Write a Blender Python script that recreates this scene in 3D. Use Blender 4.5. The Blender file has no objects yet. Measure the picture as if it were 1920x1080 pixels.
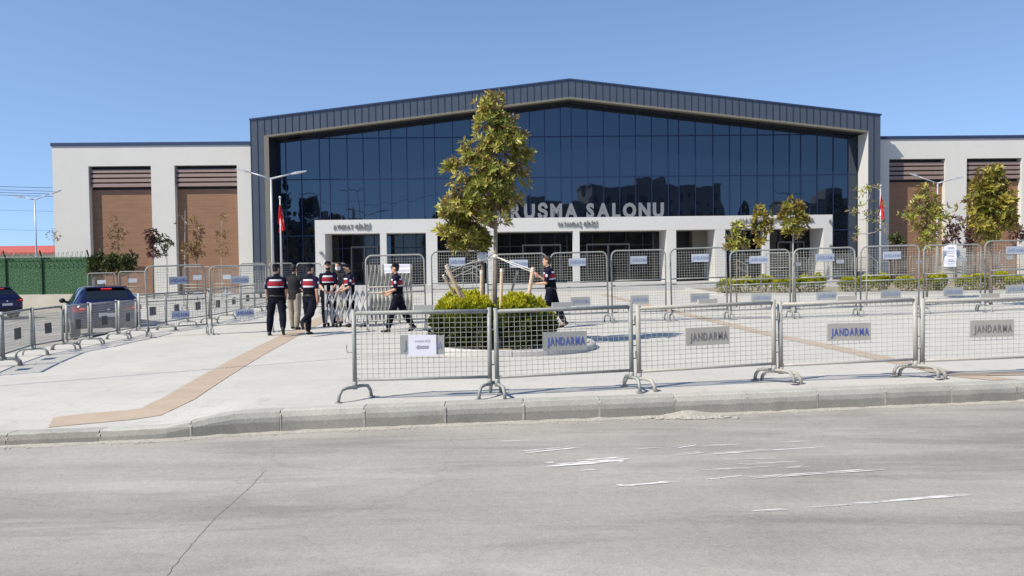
import bpy, bmesh, math, random
from mathutils import Vector, Matrix, noise
R = math.radians
random.seed(7)
scene = bpy.context.scene
COL = scene.collection
W0, H0, FPX = 1920.0, 1080.0, 1500.0

# ------------------------------------------------------------------ camera
CAM_H = 1.77
PITCH, ROLL = R(1.91), R(0.70)
cam_data = bpy.data.cameras.new('camera'); cam = bpy.data.objects.new('camera', cam_data); COL.objects.link(cam)
cam_data.sensor_width = 36.0; cam_data.lens = FPX / W0 * 36.0
cam_data.clip_start = 0.1; cam_data.clip_end = 6000
CM = Matrix.Rotation(math.pi / 2 - PITCH, 4, 'X') @ Matrix.Rotation(-ROLL, 4, 'Z')
cam.matrix_world = Matrix.Translation((0, 0, CAM_H)) @ CM
scene.camera = cam

# ------------------------------------------------------------------ light
SUN_AZ_VEC = Vector((-0.84, -0.54)).normalized()      # horizontal direction towards the sun
SUN_EL = R(46)
SUN = Vector((SUN_AZ_VEC.x * math.cos(SUN_EL), SUN_AZ_VEC.y * math.cos(SUN_EL), math.sin(SUN_EL)))
world = bpy.data.worlds.new("World"); scene.world = world; world.use_nodes = True
wn = world.node_tree.nodes; wl = world.node_tree.links
sky = wn.new('ShaderNodeTexSky'); sky.sky_type = 'NISHITA'; sky.sun_disc = False
sky.sun_elevation = SUN_EL; sky.sun_rotation = math.atan2(SUN.x, SUN.y) % (2 * math.pi)
sky.air_density = 1.0; sky.dust_density = 0.0; sky.ozone_density = 3.0; sky.altitude = 0
_tc = wn.new('ShaderNodeTexCoord'); _va = wn.new('ShaderNodeVectorMath'); _va.operation = 'ADD'; _va.inputs[1].default_value = (0, 0, 0.16)
wl.new(_tc.outputs['Generated'], _va.inputs[0]); wl.new(_va.outputs[0], sky.inputs['Vector'])
_mx = wn.new('ShaderNodeMix'); _mx.data_type = 'RGBA'; _mx.blend_type = 'MULTIPLY'; _mx.inputs[0].default_value = 1; _mx.inputs[7].default_value = (1.02, 1.0, 1.0, 1)
wl.new(sky.outputs[0], _mx.inputs[6]); wl.new(_mx.outputs[2], wn['Background'].inputs[0]); wn['Background'].inputs[1].default_value = 0.135
sl = bpy.data.lights.new('sun', 'SUN'); sl.energy = 4.2; sl.angle = R(0.53); sl.color = (1.0, 0.93, 0.79)
so = bpy.data.objects.new('sun', sl); COL.objects.link(so)
so.rotation_euler = SUN.to_track_quat('Z', 'Y').to_euler(); so.location = (-20, -10, 30)
vs = scene.view_settings
vs.view_transform = 'Standard'; vs.look = 'None'; vs.gamma = 1; vs.exposure = 0.55
scene.cycles.use_denoising = True
scene.cycles.max_bounces = 6

# ------------------------------------------------------------------ pixel -> place
def ray(u, v):
    d = Vector(((u - W0 / 2) / FPX, -(v - H0 / 2) / FPX, -1.0))
    return (CM.to_3x3() @ d)
def G(u, v, z=0.0):
    d = ray(u, v); t = (z - CAM_H) / d.z
    return Vector((d.x * t, d.y * t, z))
def Yp(u, v, y):
    d = ray(u, v); t = y / d.y
    return Vector((d.x * t, y, CAM_H + d.z * t))
FY, FYAW = 48.5, R(1.5)
FM = Matrix.Translation((0, FY, 0)) @ Matrix.Rotation(FYAW, 4, 'Z'); FMI = FM.inverted()
def F(u, v, d=0.0):
    """facade-local (x, z) of a pixel on the plane d metres behind the front plane"""
    o = FMI @ Vector((0, 0, CAM_H)); r = FMI.to_3x3() @ ray(u, v)
    t = (d - o.y) / r.y; p = o + r * t
    return p.x, p.z

# ------------------------------------------------------------------ materials
MATS = {}
def mat(name, color, rough=0.7, metal=0.0, var=0.0, vscale=3.0, bump=0.0, bscale=40.0, ior=1.45, objrand=0.0, spec=0.5, alpha_tint=None):
    m = bpy.data.materials.new(name); m.use_nodes = True
    n = m.node_tree.nodes; l = m.node_tree.links; b = n['Principled BSDF']
    b.inputs['Base Color'].default_value = (*color, 1); b.inputs['Roughness'].default_value = rough
    b.inputs['Metallic'].default_value = metal; b.inputs['IOR'].default_value = ior
    b.inputs['Specular IOR Level'].default_value = spec
    if var or objrand:
        tc = n.new('ShaderNodeTexCoord'); nz = n.new('ShaderNodeTexNoise')
        nz.inputs['Scale'].default_value = vscale; nz.inputs['Detail'].default_value = 6; nz.inputs['Roughness'].default_value = 0.65
        l.new(tc.outputs['Object'], nz.inputs['Vector'])
        mr = n.new('ShaderNodeMapRange'); mr.inputs[1].default_value = 0.3; mr.inputs[2].default_value = 0.7
        mr.inputs[3].default_value = 1 - var; mr.inputs[4].default_value = 1 + var
        l.new(nz.outputs[0], mr.inputs[0])
        hv = n.new('ShaderNodeHueSaturation'); hv.inputs['Color'].default_value = (*color, 1)
        src = mr.outputs[0]
        if objrand:
            oi = n.new('ShaderNodeObjectInfo'); mo = n.new('ShaderNodeMapRange')
            mo.inputs[3].default_value = 1 - objrand; mo.inputs[4].default_value = 1 + objrand
            l.new(oi.outputs['Random'], mo.inputs[0])
            mu = n.new('ShaderNodeMath'); mu.operation = 'MULTIPLY'; l.new(src, mu.inputs[0]); l.new(mo.outputs[0], mu.inputs[1]); src = mu.outputs[0]
        l.new(src, hv.inputs['Value']); l.new(hv.outputs[0], b.inputs['Base Color'])
    if bump:
        tc2 = n.new('ShaderNodeTexCoord'); nb = n.new('ShaderNodeTexNoise'); nb.inputs['Scale'].default_value = bscale; nb.inputs['Detail'].default_value = 4
        bp = n.new('ShaderNodeBump'); bp.inputs['Strength'].default_value = bump; bp.inputs['Distance'].default_value = 0.02
        l.new(tc2.outputs['Object'], nb.inputs['Vector']); l.new(nb.outputs[0], bp.inputs['Height']); l.new(bp.outputs[0], b.inputs['Normal'])
    MATS[name] = m
    return m

M_galv = mat('galvanised_steel', (0.28, 0.29, 0.275), 0.55, 0.1, 0.22, 7, objrand=0.12)
M_cream = mat('cream_painted_steel', (0.37, 0.355, 0.32), 0.5, 0.0, 0.15, 7, objrand=0.10)
M_wire = mat('wire_mesh_steel', (0.37, 0.37, 0.34), 0.55, 0.1, 0.15, 5, objrand=0.15)
M_plate = mat('grey_sign_plate', (0.36, 0.37, 0.35), 0.5, 0.1, 0.08, 6, objrand=0.15)
M_plate2 = mat('beige_sign_plate', (0.44, 0.42, 0.375), 0.5, 0.0, 0.08, 6, objrand=0.06)
M_blue = mat('blue_lettering', (0.09, 0.12, 0.38), 0.5)
M_greytxt = mat('dark_grey_lettering', (0.20, 0.19, 0.20), 0.5)
M_paper = mat('white_paper', (0.80, 0.80, 0.88), 0.6)
M_ink = mat('grey_ink', (0.36, 0.36, 0.46), 0.6)
M_wall = mat('cream_render_wall', (0.60, 0.585, 0.545), 0.85, 0, 0.03, 0.6, 0.15, 60)
M_port = mat('portico_white_panel', (0.57, 0.56, 0.54), 0.7, 0, 0.02, 0.5)
M_clad = mat('blue_grey_metal_cladding', (0.085, 0.10, 0.125), 0.38, 0.35, 0.06, 1.5)
M_seam = mat('cladding_seam', (0.02, 0.03, 0.06), 0.5, 0.2)
M_trim = mat('beige_soffit_panel', (0.17, 0.155, 0.125), 0.6)
M_black = mat('black_trim_and_shade', (0.012, 0.012, 0.014), 0.5)
M_mull = mat('dark_mullion', (0.010, 0.022, 0.075), 0.5, 0.2)
M_cop = mat('dark_blue_coping', (0.035, 0.055, 0.12), 0.5, 0.3)
M_louv = mat('brown_metal_louvre', (0.24, 0.175, 0.155), 0.55, 0.1, 0.05)
M_step = mat('pale_stone_step', (0.46, 0.45, 0.43), 0.8, 0, 0.05, 2)
M_kerb = None
M_pole = mat('pale_painted_pole', (0.45, 0.46, 0.48), 0.4, 0.2)
M_red = mat('red_flag_cloth', (0.52, 0.012, 0.02), 0.75, 0, 0.1, 4)
M_white = mat('white_cloth', (0.8, 0.8, 0.8), 0.7)
M_wood = mat('pale_wooden_stake', (0.62, 0.47, 0.33), 0.8, 0, 0.15, 10)
M_bark = mat('grey_brown_bark', (0.17, 0.135, 0.10), 0.9, 0, 0.3, 12, 0.4, 60)
M_barkt = mat('brown_grey_bark', (0.27, 0.215, 0.165), 0.9, 0, 0.25, 12, 0.3, 50)
M_barkp = mat('pale_bark', (0.36, 0.33, 0.29), 0.9, 0, 0.25, 12)
M_rope = mat('pale_rope', (0.6, 0.58, 0.52), 0.9)
M_navy = mat('navy_uniform_cloth', (0.008, 0.009, 0.017), 0.95, 0, 0.45, 9, 0.8, 22, spec=.12)
M_purp = mat('dark_blue_shirt_cloth', (0.014, 0.011, 0.030), 0.95, 0, 0.4, 9, 0.8, 22, spec=.15)
M_vest = mat('black_vest_cloth', (0.008, 0.009, 0.014), 0.95, 0, 0.4, 12, 0.6, 40, spec=.12)
M_vred = mat('red_vest_band', (0.30, 0.008, 0.022), 0.7, 0, 0.1, 12)
M_vwhite = mat('white_vest_stripe', (0.62, 0.64, 0.72), 0.5)
M_khaki = mat('khaki_trouser_cloth', (0.30, 0.26, 0.21), 0.9, 0, 0.12, 9, 0.4, 25)
M_tee = mat('black_tshirt_cloth', (0.014, 0.014, 0.017), 0.9, 0, 0.25, 9)
M_skin = mat('skin', (0.52, 0.30, 0.20), 0.55, 0, 0.06, 14)
M_hair = mat('dark_hair', (0.02, 0.015, 0.012), 0.7, 0, 0.3, 40)
M_hairb = mat('brown_hair', (0.045, 0.025, 0.016), 0.7, 0, 0.3, 40)
M_boot = mat('black_boot_leather', (0.014, 0.013, 0.013), 0.45)
M_eye = mat('dark_eye', (0.01, 0.01, 0.01), 0.3)
M_carblue = mat('dark_blue_car_paint', (0.014, 0.022, 0.085), 0.25, 0.45)
M_carglass = mat('car_glass', (0.010, 0.012, 0.016), 0.05, 0, ior=1.6)
M_tyre = mat('tyre_rubber', (0.02, 0.02, 0.02), 0.85)
M_rim = mat('alloy_rim', (0.35, 0.35, 0.36), 0.35, 0.8)
M_plast = mat('black_bumper_plastic', (0.025, 0.025, 0.026), 0.6)
M_chrome = mat('chrome_badge', (0.7, 0.7, 0.72), 0.15, 1.0)
M_numpl = mat('white_number_plate', (0.7, 0.7, 0.7), 0.5)
M_tail = mat('red_tail_lamp', (0.25, 0.012, 0.018), 0.2)
M_cable = mat('black_cable', (0.03, 0.03, 0.03), 0.7)
M_redroof = mat('red_roof_tile', (0.42, 0.09, 0.07), 0.8, 0, 0.1, 2)
M_conc = mat('beige_concrete_wall', (0.55, 0.50, 0.41), 0.85, 0, 0.08, 0.8)
M_soil = mat('dry_soil', (0.26, 0.22, 0.16), 0.95, 0, 0.3, 5, 0.6, 18)
M_rock = mat('rubble_mortar', (0.36, 0.34, 0.30), 0.95, 0, 0.25, 30)
M_mark = mat('worn_white_paint', (0.72, 0.705, 0.67), 0.8, 0, 0.15, 14)
M_scr = mat('crack_filler', (0.20, 0.19, 0.175), 0.9)
m = mat('brake_light_lens', (0.6, 0.02, 0.03), 0.3)
m.node_tree.nodes['Principled BSDF'].inputs['Emission Color'].default_value = (1, 0.05, 0.06, 1)
m.node_tree.nodes['Principled BSDF'].inputs['Emission Strength'].default_value = 0.7
M_brake = m

def node_mat(name):
    m = bpy.data.materials.new(name); m.use_nodes = True
    return m, m.node_tree.nodes, m.node_tree.links, m.node_tree.nodes['Principled BSDF']
def nn(n, t, **kw):
    x = n.new(t)
    for k, v in kw.items():
        x.inputs[k].default_value = v
    return x
def ramp(n, l, src, stops):
    r = n.new('ShaderNodeValToRGB'); e = r.color_ramp.elements
    while len(e) < len(stops): e.new(0.5)
    for i, (p, c) in enumerate(stops):
        e[i].position = p; e[i].color = (*c, 1) if len(c) == 3 else c
    l.new(src, r.inputs[0]); return r
def mixc(n, l, fac, a, b, mode='MIX'):
    x = n.new('ShaderNodeMix'); x.data_type = 'RGBA'; x.blend_type = mode
    if isinstance(fac, float): x.inputs[0].default_value = fac
    else: l.new(fac, x.inputs[0])
    for s, i in ((a, 6), (b, 7)):
        if isinstance(s, tuple): x.inputs[i].default_value = (*s, 1)
        else: l.new(s, x.inputs[i])
    return x.outputs[2]

# curtain wall glass: dark tinted, strongly reflecting, faint ripple
M_glass, n, l, b = node_mat('tinted_facade_glass')
b.inputs['Base Color'].default_value = (0.004, 0.006, 0.012, 1); b.inputs['Roughness'].default_value = 0.015
b.inputs['IOR'].default_value = 1.97; b.inputs['Specular Tint'].default_value = (0.62, 0.80, 1.0, 1)
tc = n.new('ShaderNodeTexCoord'); mp = n.new('ShaderNodeMapping'); mp.inputs['Scale'].default_value = (0.9, 0.9, 0.35); l.new(tc.outputs['Object'], mp.inputs[0])
nz = nn(n, 'ShaderNodeTexNoise', Scale=0.9, Detail=1.0); l.new(mp.outputs[0], nz.inputs['Vector'])
bp = nn(n, 'ShaderNodeBump', Strength=0.22, Distance=0.05); l.new(nz.outputs[0], bp.inputs['Height']); l.new(bp.outputs[0], b.inputs['Normal'])
M_glass2 = mat('door_glass', (0.006, 0.007, 0.009), 0.04, 0, ior=1.55)

# road asphalt
M_road, n, l, b = node_mat('dusty_asphalt')
tc = n.new('ShaderNodeTexCoord')
n1 = nn(n, 'ShaderNodeTexNoise', Scale=0.35, Detail=7.0, Roughness=0.6); l.new(tc.outputs['Object'], n1.inputs['Vector'])
mp = n.new('ShaderNodeMapping'); mp.inputs['Scale'].default_value = (0.16, 1.1, 1); mp.inputs['Rotation'].default_value = (0, 0, R(-7)); l.new(tc.outputs['Object'], mp.inputs[0])
n2 = nn(n, 'ShaderNodeTexNoise', Scale=1.0, Detail=5.0, Roughness=0.6); l.new(mp.outputs[0], n2.inputs['Vector'])
n3 = nn(n, 'ShaderNodeTexNoise', Scale=75.0, Detail=3.0, Roughness=0.7); l.new(tc.outputs['Object'], n3.inputs['Vector'])
c1 = ramp(n, l, n1.outputs[0], [(0.3, (0.295, 0.278, 0.250)), (0.7, (0.405, 0.383, 0.348))])
c2 = ramp(n, l, n2.outputs[0], [(0.33, (0.80, 0.80, 0.805)), (0.62, (1.05, 1.05, 1.04))])
c3 = ramp(n, l, n3.outputs[0], [(0.34, (0.84, 0.84, 0.84)), (0.5, (1.0, 1.0, 1.0)), (0.70, (1.12, 1.12, 1.12))])
x1 = mixc(n, l, 1.0, c1.outputs[0], c2.outputs[0], 'MULTIPLY'); x2 = mixc(n, l, 1.0, x1, c3.outputs[0], 'MULTIPLY')
n5 = nn(n, 'ShaderNodeTexNoise', Scale=18.0, Detail=6.0, Roughness=0.75); l.new(tc.outputs['Object'], n5.inputs['Vector'])
c5 = ramp(n, l, n5.outputs[0], [(0.34, (0.91, 0.91, 0.91)), (0.5, (1.0, 1.0, 1.0)), (0.68, (1.06, 1.06, 1.05))])
x2 = mixc(n, l, 1.0, x2, c5.outputs[0], 'MULTIPLY')
n6 = nn(n, 'ShaderNodeTexNoise', Scale=0.75, Detail=8.0, Roughness=0.7, Distortion=0.6); l.new(mp.outputs[0], n6.inputs['Vector'])
c6 = ramp(n, l, n6.outputs[0], [(0.40, (0.78, 0.78, 0.79)), (0.50, (1.0, 1.0, 1.0)), (0.60, (1.0, 1.0, 1.0)), (0.72, (1.12, 1.11, 1.09))])
x2 = mixc(n, l, 1.0, x2, c6.outputs[0], 'MULTIPLY')
# sparse dark crack lines
vo = n.new('ShaderNodeTexVoronoi'); vo.feature = 'DISTANCE_TO_EDGE'; vo.inputs['Scale'].default_value = 0.22
wob = nn(n, 'ShaderNodeTexNoise', Scale=2.0, Detail=4.0); l.new(tc.outputs['Object'], wob.inputs['Vector'])
va = n.new('ShaderNodeVectorMath'); va.operation = 'MULTIPLY_ADD'; va.inputs[1].default_value = (0.5, 0.5, 0); l.new(wob.outputs['Color'], va.inputs[0]); l.new(tc.outputs['Object'], va.inputs[2])
l.new(va.outputs[0], vo.inputs['Vector'])
cr = ramp(n, l, vo.outputs['Distance'], [(0.0, (0.90, 0.90, 0.90)), (0.003, (1, 1, 1))])
x3 = mixc(n, l, 1.0, x2, cr.outputs[0], 'MULTIPLY')
l.new(x3, b.inputs['Base Color']); b.inputs['Roughness'].default_value = 0.9; b.inputs['Specular IOR Level'].default_value = 0.3
bp = nn(n, 'ShaderNodeBump', Strength=0.5, Distance=0.006); l.new(n3.outputs[0], bp.inputs['Height']); l.new(bp.outputs[0], b.inputs['Normal'])

# plaza paving
M_plaza, n, l, b = node_mat('pale_concrete_paving')
tc = n.new('ShaderNodeTexCoord'); mp = n.new('ShaderNodeMapping'); mp.inputs['Rotation'].default_value = (0, 0, R(7.3)); l.new(tc.outputs['Object'], mp.inputs[0])
bk = n.new('ShaderNodeTexBrick'); bk.offset = 0.5
for k, v in {'Color1': (0.50, 0.48, 0.445, 1), 'Color2': (0.48, 0.46, 0.427, 1), 'Mortar': (0.43, 0.41, 0.38, 1), 'Scale': 1.0, 'Mortar Size': 0.007, 'Brick Width': 0.6, 'Row Height': 0.4}.items(): bk.inputs[k].default_value = v
l.new(mp.outputs[0], bk.inputs['Vector'])
n1 = nn(n, 'ShaderNodeTexNoise', Scale=0.6, Detail=6.0, Roughness=0.6); l.new(tc.outputs['Object'], n1.inputs['Vector'])
n2 = nn(n, 'ShaderNodeTexNoise', Scale=40.0, Detail=3.0); l.new(tc.outputs['Object'], n2.inputs['Vector'])
c1 = ramp(n, l, n1.outputs[0], [(0.3, (0.94, 0.94, 0.94)), (0.7, (1.05, 1.05, 1.04))])
c2 = ramp(n, l, n2.outputs[0], [(0.35, (0.95, 0.95, 0.94)), (0.65, (1.04, 1.035, 1.02))])
x = mixc(n, l, 1.0, bk.outputs[0], c1.outputs[0], 'MULTIPLY'); x = mixc(n, l, 1.0, x, c2.outputs[0], 'MULTIPLY')
n7 = nn(n, 'ShaderNodeTexNoise', Scale=1.6, Detail=8.0, Roughness=0.75, Distortion=0.8); l.new(tc.outputs['Object'], n7.inputs['Vector'])
c7 = ramp(n, l, n7.outputs[0], [(0.33, (0.86, 0.85, 0.83)), (0.44, (1.0, 1.0, 1.0))]); x = mixc(n, l, 1.0, x, c7.outputs[0], 'MULTIPLY')
l.new(x, b.inputs['Base Color']); b.inputs['Roughness'].default_value = 0.85; b.inputs['Specular IOR Level'].default_value = 0.3

# tactile strip
M_tact, n, l, b = node_mat('tan_tactile_tile')
tc = n.new('ShaderNodeTexCoord')
n1 = nn(n, 'ShaderNodeTexNoise', Scale=3.0, Detail=6.0); l.new(tc.outputs['Object'], n1.inputs['Vector'])
c1 = ramp(n, l, n1.outputs[0], [(0.3, (0.37, 0.275, 0.19)), (0.7, (0.44, 0.335, 0.245))])
n8 = nn(n, 'ShaderNodeTexNoise', Scale=7.0, Detail=8.0, Roughness=0.8, Distortion=0.5); l.new(tc.outputs['Object'], n8.inputs['Vector'])
f8 = n.new('ShaderNodeMapRange'); f8.inputs[1].default_value = .40; f8.inputs[2].default_value = .68; f8.inputs[3].default_value = .12; f8.inputs[4].default_value = .32; l.new(n8.outputs[0], f8.inputs[0])
l.new(mixc(n, l, f8.outputs[0], c1.outputs[0], (0.475, 0.43, 0.37)), b.inputs['Base Color']); b.inputs['Roughness'].default_value = 0.85

# kerb: light concrete above a darker lower band, mortar joints modelled
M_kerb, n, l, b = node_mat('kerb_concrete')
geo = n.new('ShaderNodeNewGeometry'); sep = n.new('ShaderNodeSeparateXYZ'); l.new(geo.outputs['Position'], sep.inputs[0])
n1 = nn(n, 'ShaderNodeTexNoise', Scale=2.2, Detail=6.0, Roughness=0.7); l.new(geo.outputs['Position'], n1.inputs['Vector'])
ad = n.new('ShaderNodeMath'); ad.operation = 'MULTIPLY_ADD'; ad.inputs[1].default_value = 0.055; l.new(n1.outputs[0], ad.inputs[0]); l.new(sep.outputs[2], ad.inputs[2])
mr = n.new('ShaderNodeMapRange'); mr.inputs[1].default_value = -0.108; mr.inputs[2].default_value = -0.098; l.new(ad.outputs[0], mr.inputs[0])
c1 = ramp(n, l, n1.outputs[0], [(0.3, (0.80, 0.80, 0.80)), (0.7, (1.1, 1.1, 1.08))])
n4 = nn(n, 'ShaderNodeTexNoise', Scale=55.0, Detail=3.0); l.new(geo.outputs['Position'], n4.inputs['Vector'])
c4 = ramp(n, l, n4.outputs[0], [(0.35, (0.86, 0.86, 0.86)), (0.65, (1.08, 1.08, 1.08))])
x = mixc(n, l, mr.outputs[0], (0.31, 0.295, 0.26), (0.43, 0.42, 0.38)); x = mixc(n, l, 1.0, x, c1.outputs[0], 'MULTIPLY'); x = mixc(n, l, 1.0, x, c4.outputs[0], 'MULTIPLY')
at = n.new('ShaderNodeAttribute'); at.attribute_name = 'tint'; cb = n.new('ShaderNodeCombineColor')
for q_ in range(3): l.new(at.outputs['Fac'], cb.inputs[q_])
x = mixc(n, l, 1.0, x, cb.outputs[0], 'MULTIPLY')
l.new(x, b.inputs['Base Color']); b.inputs['Roughness'].default_value = 0.9

# timber-look panel
M_panel, n, l, b = node_mat('brown_plank_panel')
tc = n.new('ShaderNodeTexCoord'); mp = n.new('ShaderNodeMapping'); mp.inputs['Scale'].default_value = (0.5, 1, 3.2); l.new(tc.outputs['Object'], mp.inputs[0])
n1 = nn(n, 'ShaderNodeTexNoise', Scale=2.0, Detail=6.0); l.new(mp.outputs[0], n1.inputs['Vector'])
c1 = ramp(n, l, n1.outputs[0], [(0.3, (0.22, 0.112, 0.060)), (0.7, (0.265, 0.142, 0.080))])
sx = n.new('ShaderNodeSeparateXYZ'); l.new(tc.outputs['Object'], sx.inputs[0])
md = n.new('ShaderNodeMath'); md.operation = 'FRACT'; mu = n.new('ShaderNodeMath'); mu.operation = 'MULTIPLY'; mu.inputs[1].default_value = 2.6; l.new(sx.outputs[2], mu.inputs[0]); l.new(mu.outputs[0], md.inputs[0])
cj = ramp(n, l, md.outputs[0], [(0.0, (0.7, 0.7, 0.7)), (0.06, (1, 1, 1))])
l.new(mixc(n, l, 1.0, c1.outputs[0], cj.outputs[0], 'MULTIPLY'), b.inputs['Base Color']); b.inputs['Roughness'].default_value = 0.6

# green artificial hedge
M_hedge, n, l, b = node_mat('artificial_grass_panel')
tc = n.new('ShaderNodeTexCoord'); n1 = nn(n, 'ShaderNodeTexNoise', Scale=14.0, Detail=5.0, Roughness=0.8); l.new(tc.outputs['Object'], n1.inputs['Vector'])
c1 = ramp(n, l, n1.outputs[0], [(0.37, (0.008, 0.035, 0.012)), (0.5, (0.040, 0.115, 0.045)), (0.63, (0.14, 0.30, 0.13))])
l.new(c1.outputs[0], b.inputs['Base Color']); b.inputs['Roughness'].default_value = 0.8
bp = nn(n, 'ShaderNodeBump', Strength=1.0, Distance=0.06); l.new(n1.outputs[0], bp.inputs['Height']); l.new(bp.outputs[0], b.inputs['Normal'])

def leaf_mat(name, stops, under=None):
    m, n, l, b = node_mat(name)
    at = n.new('ShaderNodeAttribute'); at.attribute_name = 'tint'
    r = ramp(n, l, at.outputs['Fac'], stops)
    out = r.outputs[0]
    if under:
        g = n.new('ShaderNodeNewGeometry'); out = mixc(n, l, g.outputs['Backfacing'], out, under)
    l.new(out, b.inputs['Base Color']); b.inputs['Roughness'].default_value = 0.42
    # thin leaves let some light through
    tr = n.new('ShaderNodeBsdfTranslucent'); l.new(out, tr.inputs[0])
    mx = n.new('ShaderNodeMixShader'); mx.inputs[0].default_value = 0.32
    l.new(b.outputs[0], mx.inputs[1]); l.new(tr.outputs[0], mx.inputs[2]); l.new(mx.outputs[0], n['Material Output'].inputs[0])
    return m
L_mag = leaf_mat('magnolia_leaf', [(0.0, (0.08, 0.12, 0.02)), (0.4, (0.26, 0.28, 0.04)), (0.75, (0.47, 0.43, 0.09)), (1.0, (0.62, 0.55, 0.20))], (0.32, 0.23, 0.09))
L_magy = leaf_mat('yellowing_leaf', [(0.0, (0.10, 0.12, 0.015)), (0.5, (0.26, 0.24, 0.03)), (1.0, (0.42, 0.34, 0.06))], (0.26, 0.18, 0.05))
L_dark = leaf_mat('dark_green_leaf', [(0.0, (0.025, 0.04, 0.012)), (1.0, (0.10, 0.12, 0.03))])
L_pur = leaf_mat('purple_leaf', [(0.0, (0.05, 0.02, 0.02)), (1.0, (0.16, 0.07, 0.055))])
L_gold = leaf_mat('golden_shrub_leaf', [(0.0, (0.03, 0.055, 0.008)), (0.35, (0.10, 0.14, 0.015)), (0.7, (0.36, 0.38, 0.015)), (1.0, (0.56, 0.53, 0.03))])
L_dry = leaf_mat('dry_sparse_leaf', [(0.0, (0.14, 0.08, 0.035)), (1.0, (0.30, 0.20, 0.07))])

# ------------------------------------------------------------------ mesh helpers
def tag(o, label=None, cat=None, group=None, kind=None):
    if label: o['label'] = label
    if cat: o['category'] = cat
    if group: o['group'] = group
    if kind: o['kind'] = kind
    return o
def empty(name, loc=(0, 0, 0), rz=0.0, label=None, cat=None, group=None):
    o = bpy.data.objects.new(name, None); COL.objects.link(o); o.location = loc; o.rotation_euler = (0, 0, rz)
    o.empty_display_size = 0.2
    return tag(o, label, cat, group)
class MB:
    def __init__(s): s.v = []; s.f = []; s.m = []; s.t = []
    def add(s, vs, fs, mi=0, tint=None):
        k = len(s.v); s.v += [tuple(p) for p in vs]; s.f += [tuple(i + k for i in f) for f in fs]; s.m += [mi] * len(fs)
        if tint is not None: s.t += [tint] * len(fs)
        return s
    def box(s, x0, x1, y0, y1, z0, z1, mi=0):
        vs = [(x, y, z) for z in (z0, z1) for y in (y0, y1) for x in (x0, x1)]
        return s.add(vs, [(0, 2, 3, 1), (4, 5, 7, 6), (0, 1, 5, 4), (2, 6, 7, 3), (0, 4, 6, 2), (1, 3, 7, 5)], mi)
    def prism(s, poly, y0, y1, mi=0):
        """poly: (x,z) counter-clockwise seen from -Y; extruded y0..y1"""
        n = len(poly)
        vs = [(x, y0, z) for x, z in poly] + [(x, y1, z) for x, z in poly]
        fs = [tuple(range(n)), tuple(range(2 * n - 1, n - 1, -1))] + [((i + 1) % n, i, i + n, (i + 1) % n + n) for i in range(n)]
        return s.add(vs, fs, mi)
    def tube(s, pts, r, seg=8, mi=0, cap=True):
        pts = [Vector(p) for p in pts]; n = len(pts)
        rs = r if isinstance(r, (list, tuple)) else [r] * n
        k = len(s.v); up = None; vs = []
        for i, p in enumerate(pts):
            d = (pts[min(i + 1, n - 1)] - pts[max(i - 1, 0)])
            if d.length < 1e-9: d = Vector((0, 0, 1))
            d.normalize()
            if up is None:
                a = Vector((0, 0, 1)) if abs(d.z) < 0.9 else Vector((1, 0, 0)); up = d.cross(a).normalized()
            else:
                up = (up - d * up.dot(d)); up = up.normalized() if up.length > 1e-6 else d.orthogonal().normalized()
            w = d.cross(up)
            for j in range(seg):
                a = 2 * math.pi * j / seg
                vs.append(p + (up * math.cos(a) + w * math.sin(a)) * rs[i])
        fs = []
        for i in range(n - 1):
            for j in range(seg):
                a = i * seg + j; b2 = i * seg + (j + 1) % seg
                fs.append((a, b2, b2 + seg, a + seg))
        if cap:
            fs.append(tuple(range(seg - 1, -1, -1))); fs.append(tuple((n - 1) * seg + j for j in range(seg)))
        return s.add(vs, fs, mi)
    def build(s, name, mats, parent=None, smooth=False, loc=None, mesh_only=False):
        me = bpy.data.meshes.new(name); me.from_pydata(s.v, [], s.f)
        if not isinstance(mats, (list, tuple)): mats = [mats]
        for x in mats: me.materials.append(x)
        if len(mats) > 1: me.polygons.foreach_set('material_index', s.m)
        if smooth: me.polygons.foreach_set('use_smooth', [True] * len(s.f))
        if s.t and len(s.t) == len(s.f):
            at = me.attributes.new('tint', 'FLOAT', 'FACE'); at.data.foreach_set('value', s.t)
        me.update()
        if mesh_only: return me
        return link(name, me, parent, loc)
def link(name, me, parent=None, loc=None):
    o = bpy.data.objects.new(name, me); COL.objects.link(o)
    if parent: o.parent = parent
    if loc: o.location = loc
    return o
def structure(o): o['kind'] = 'structure'; return o

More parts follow.
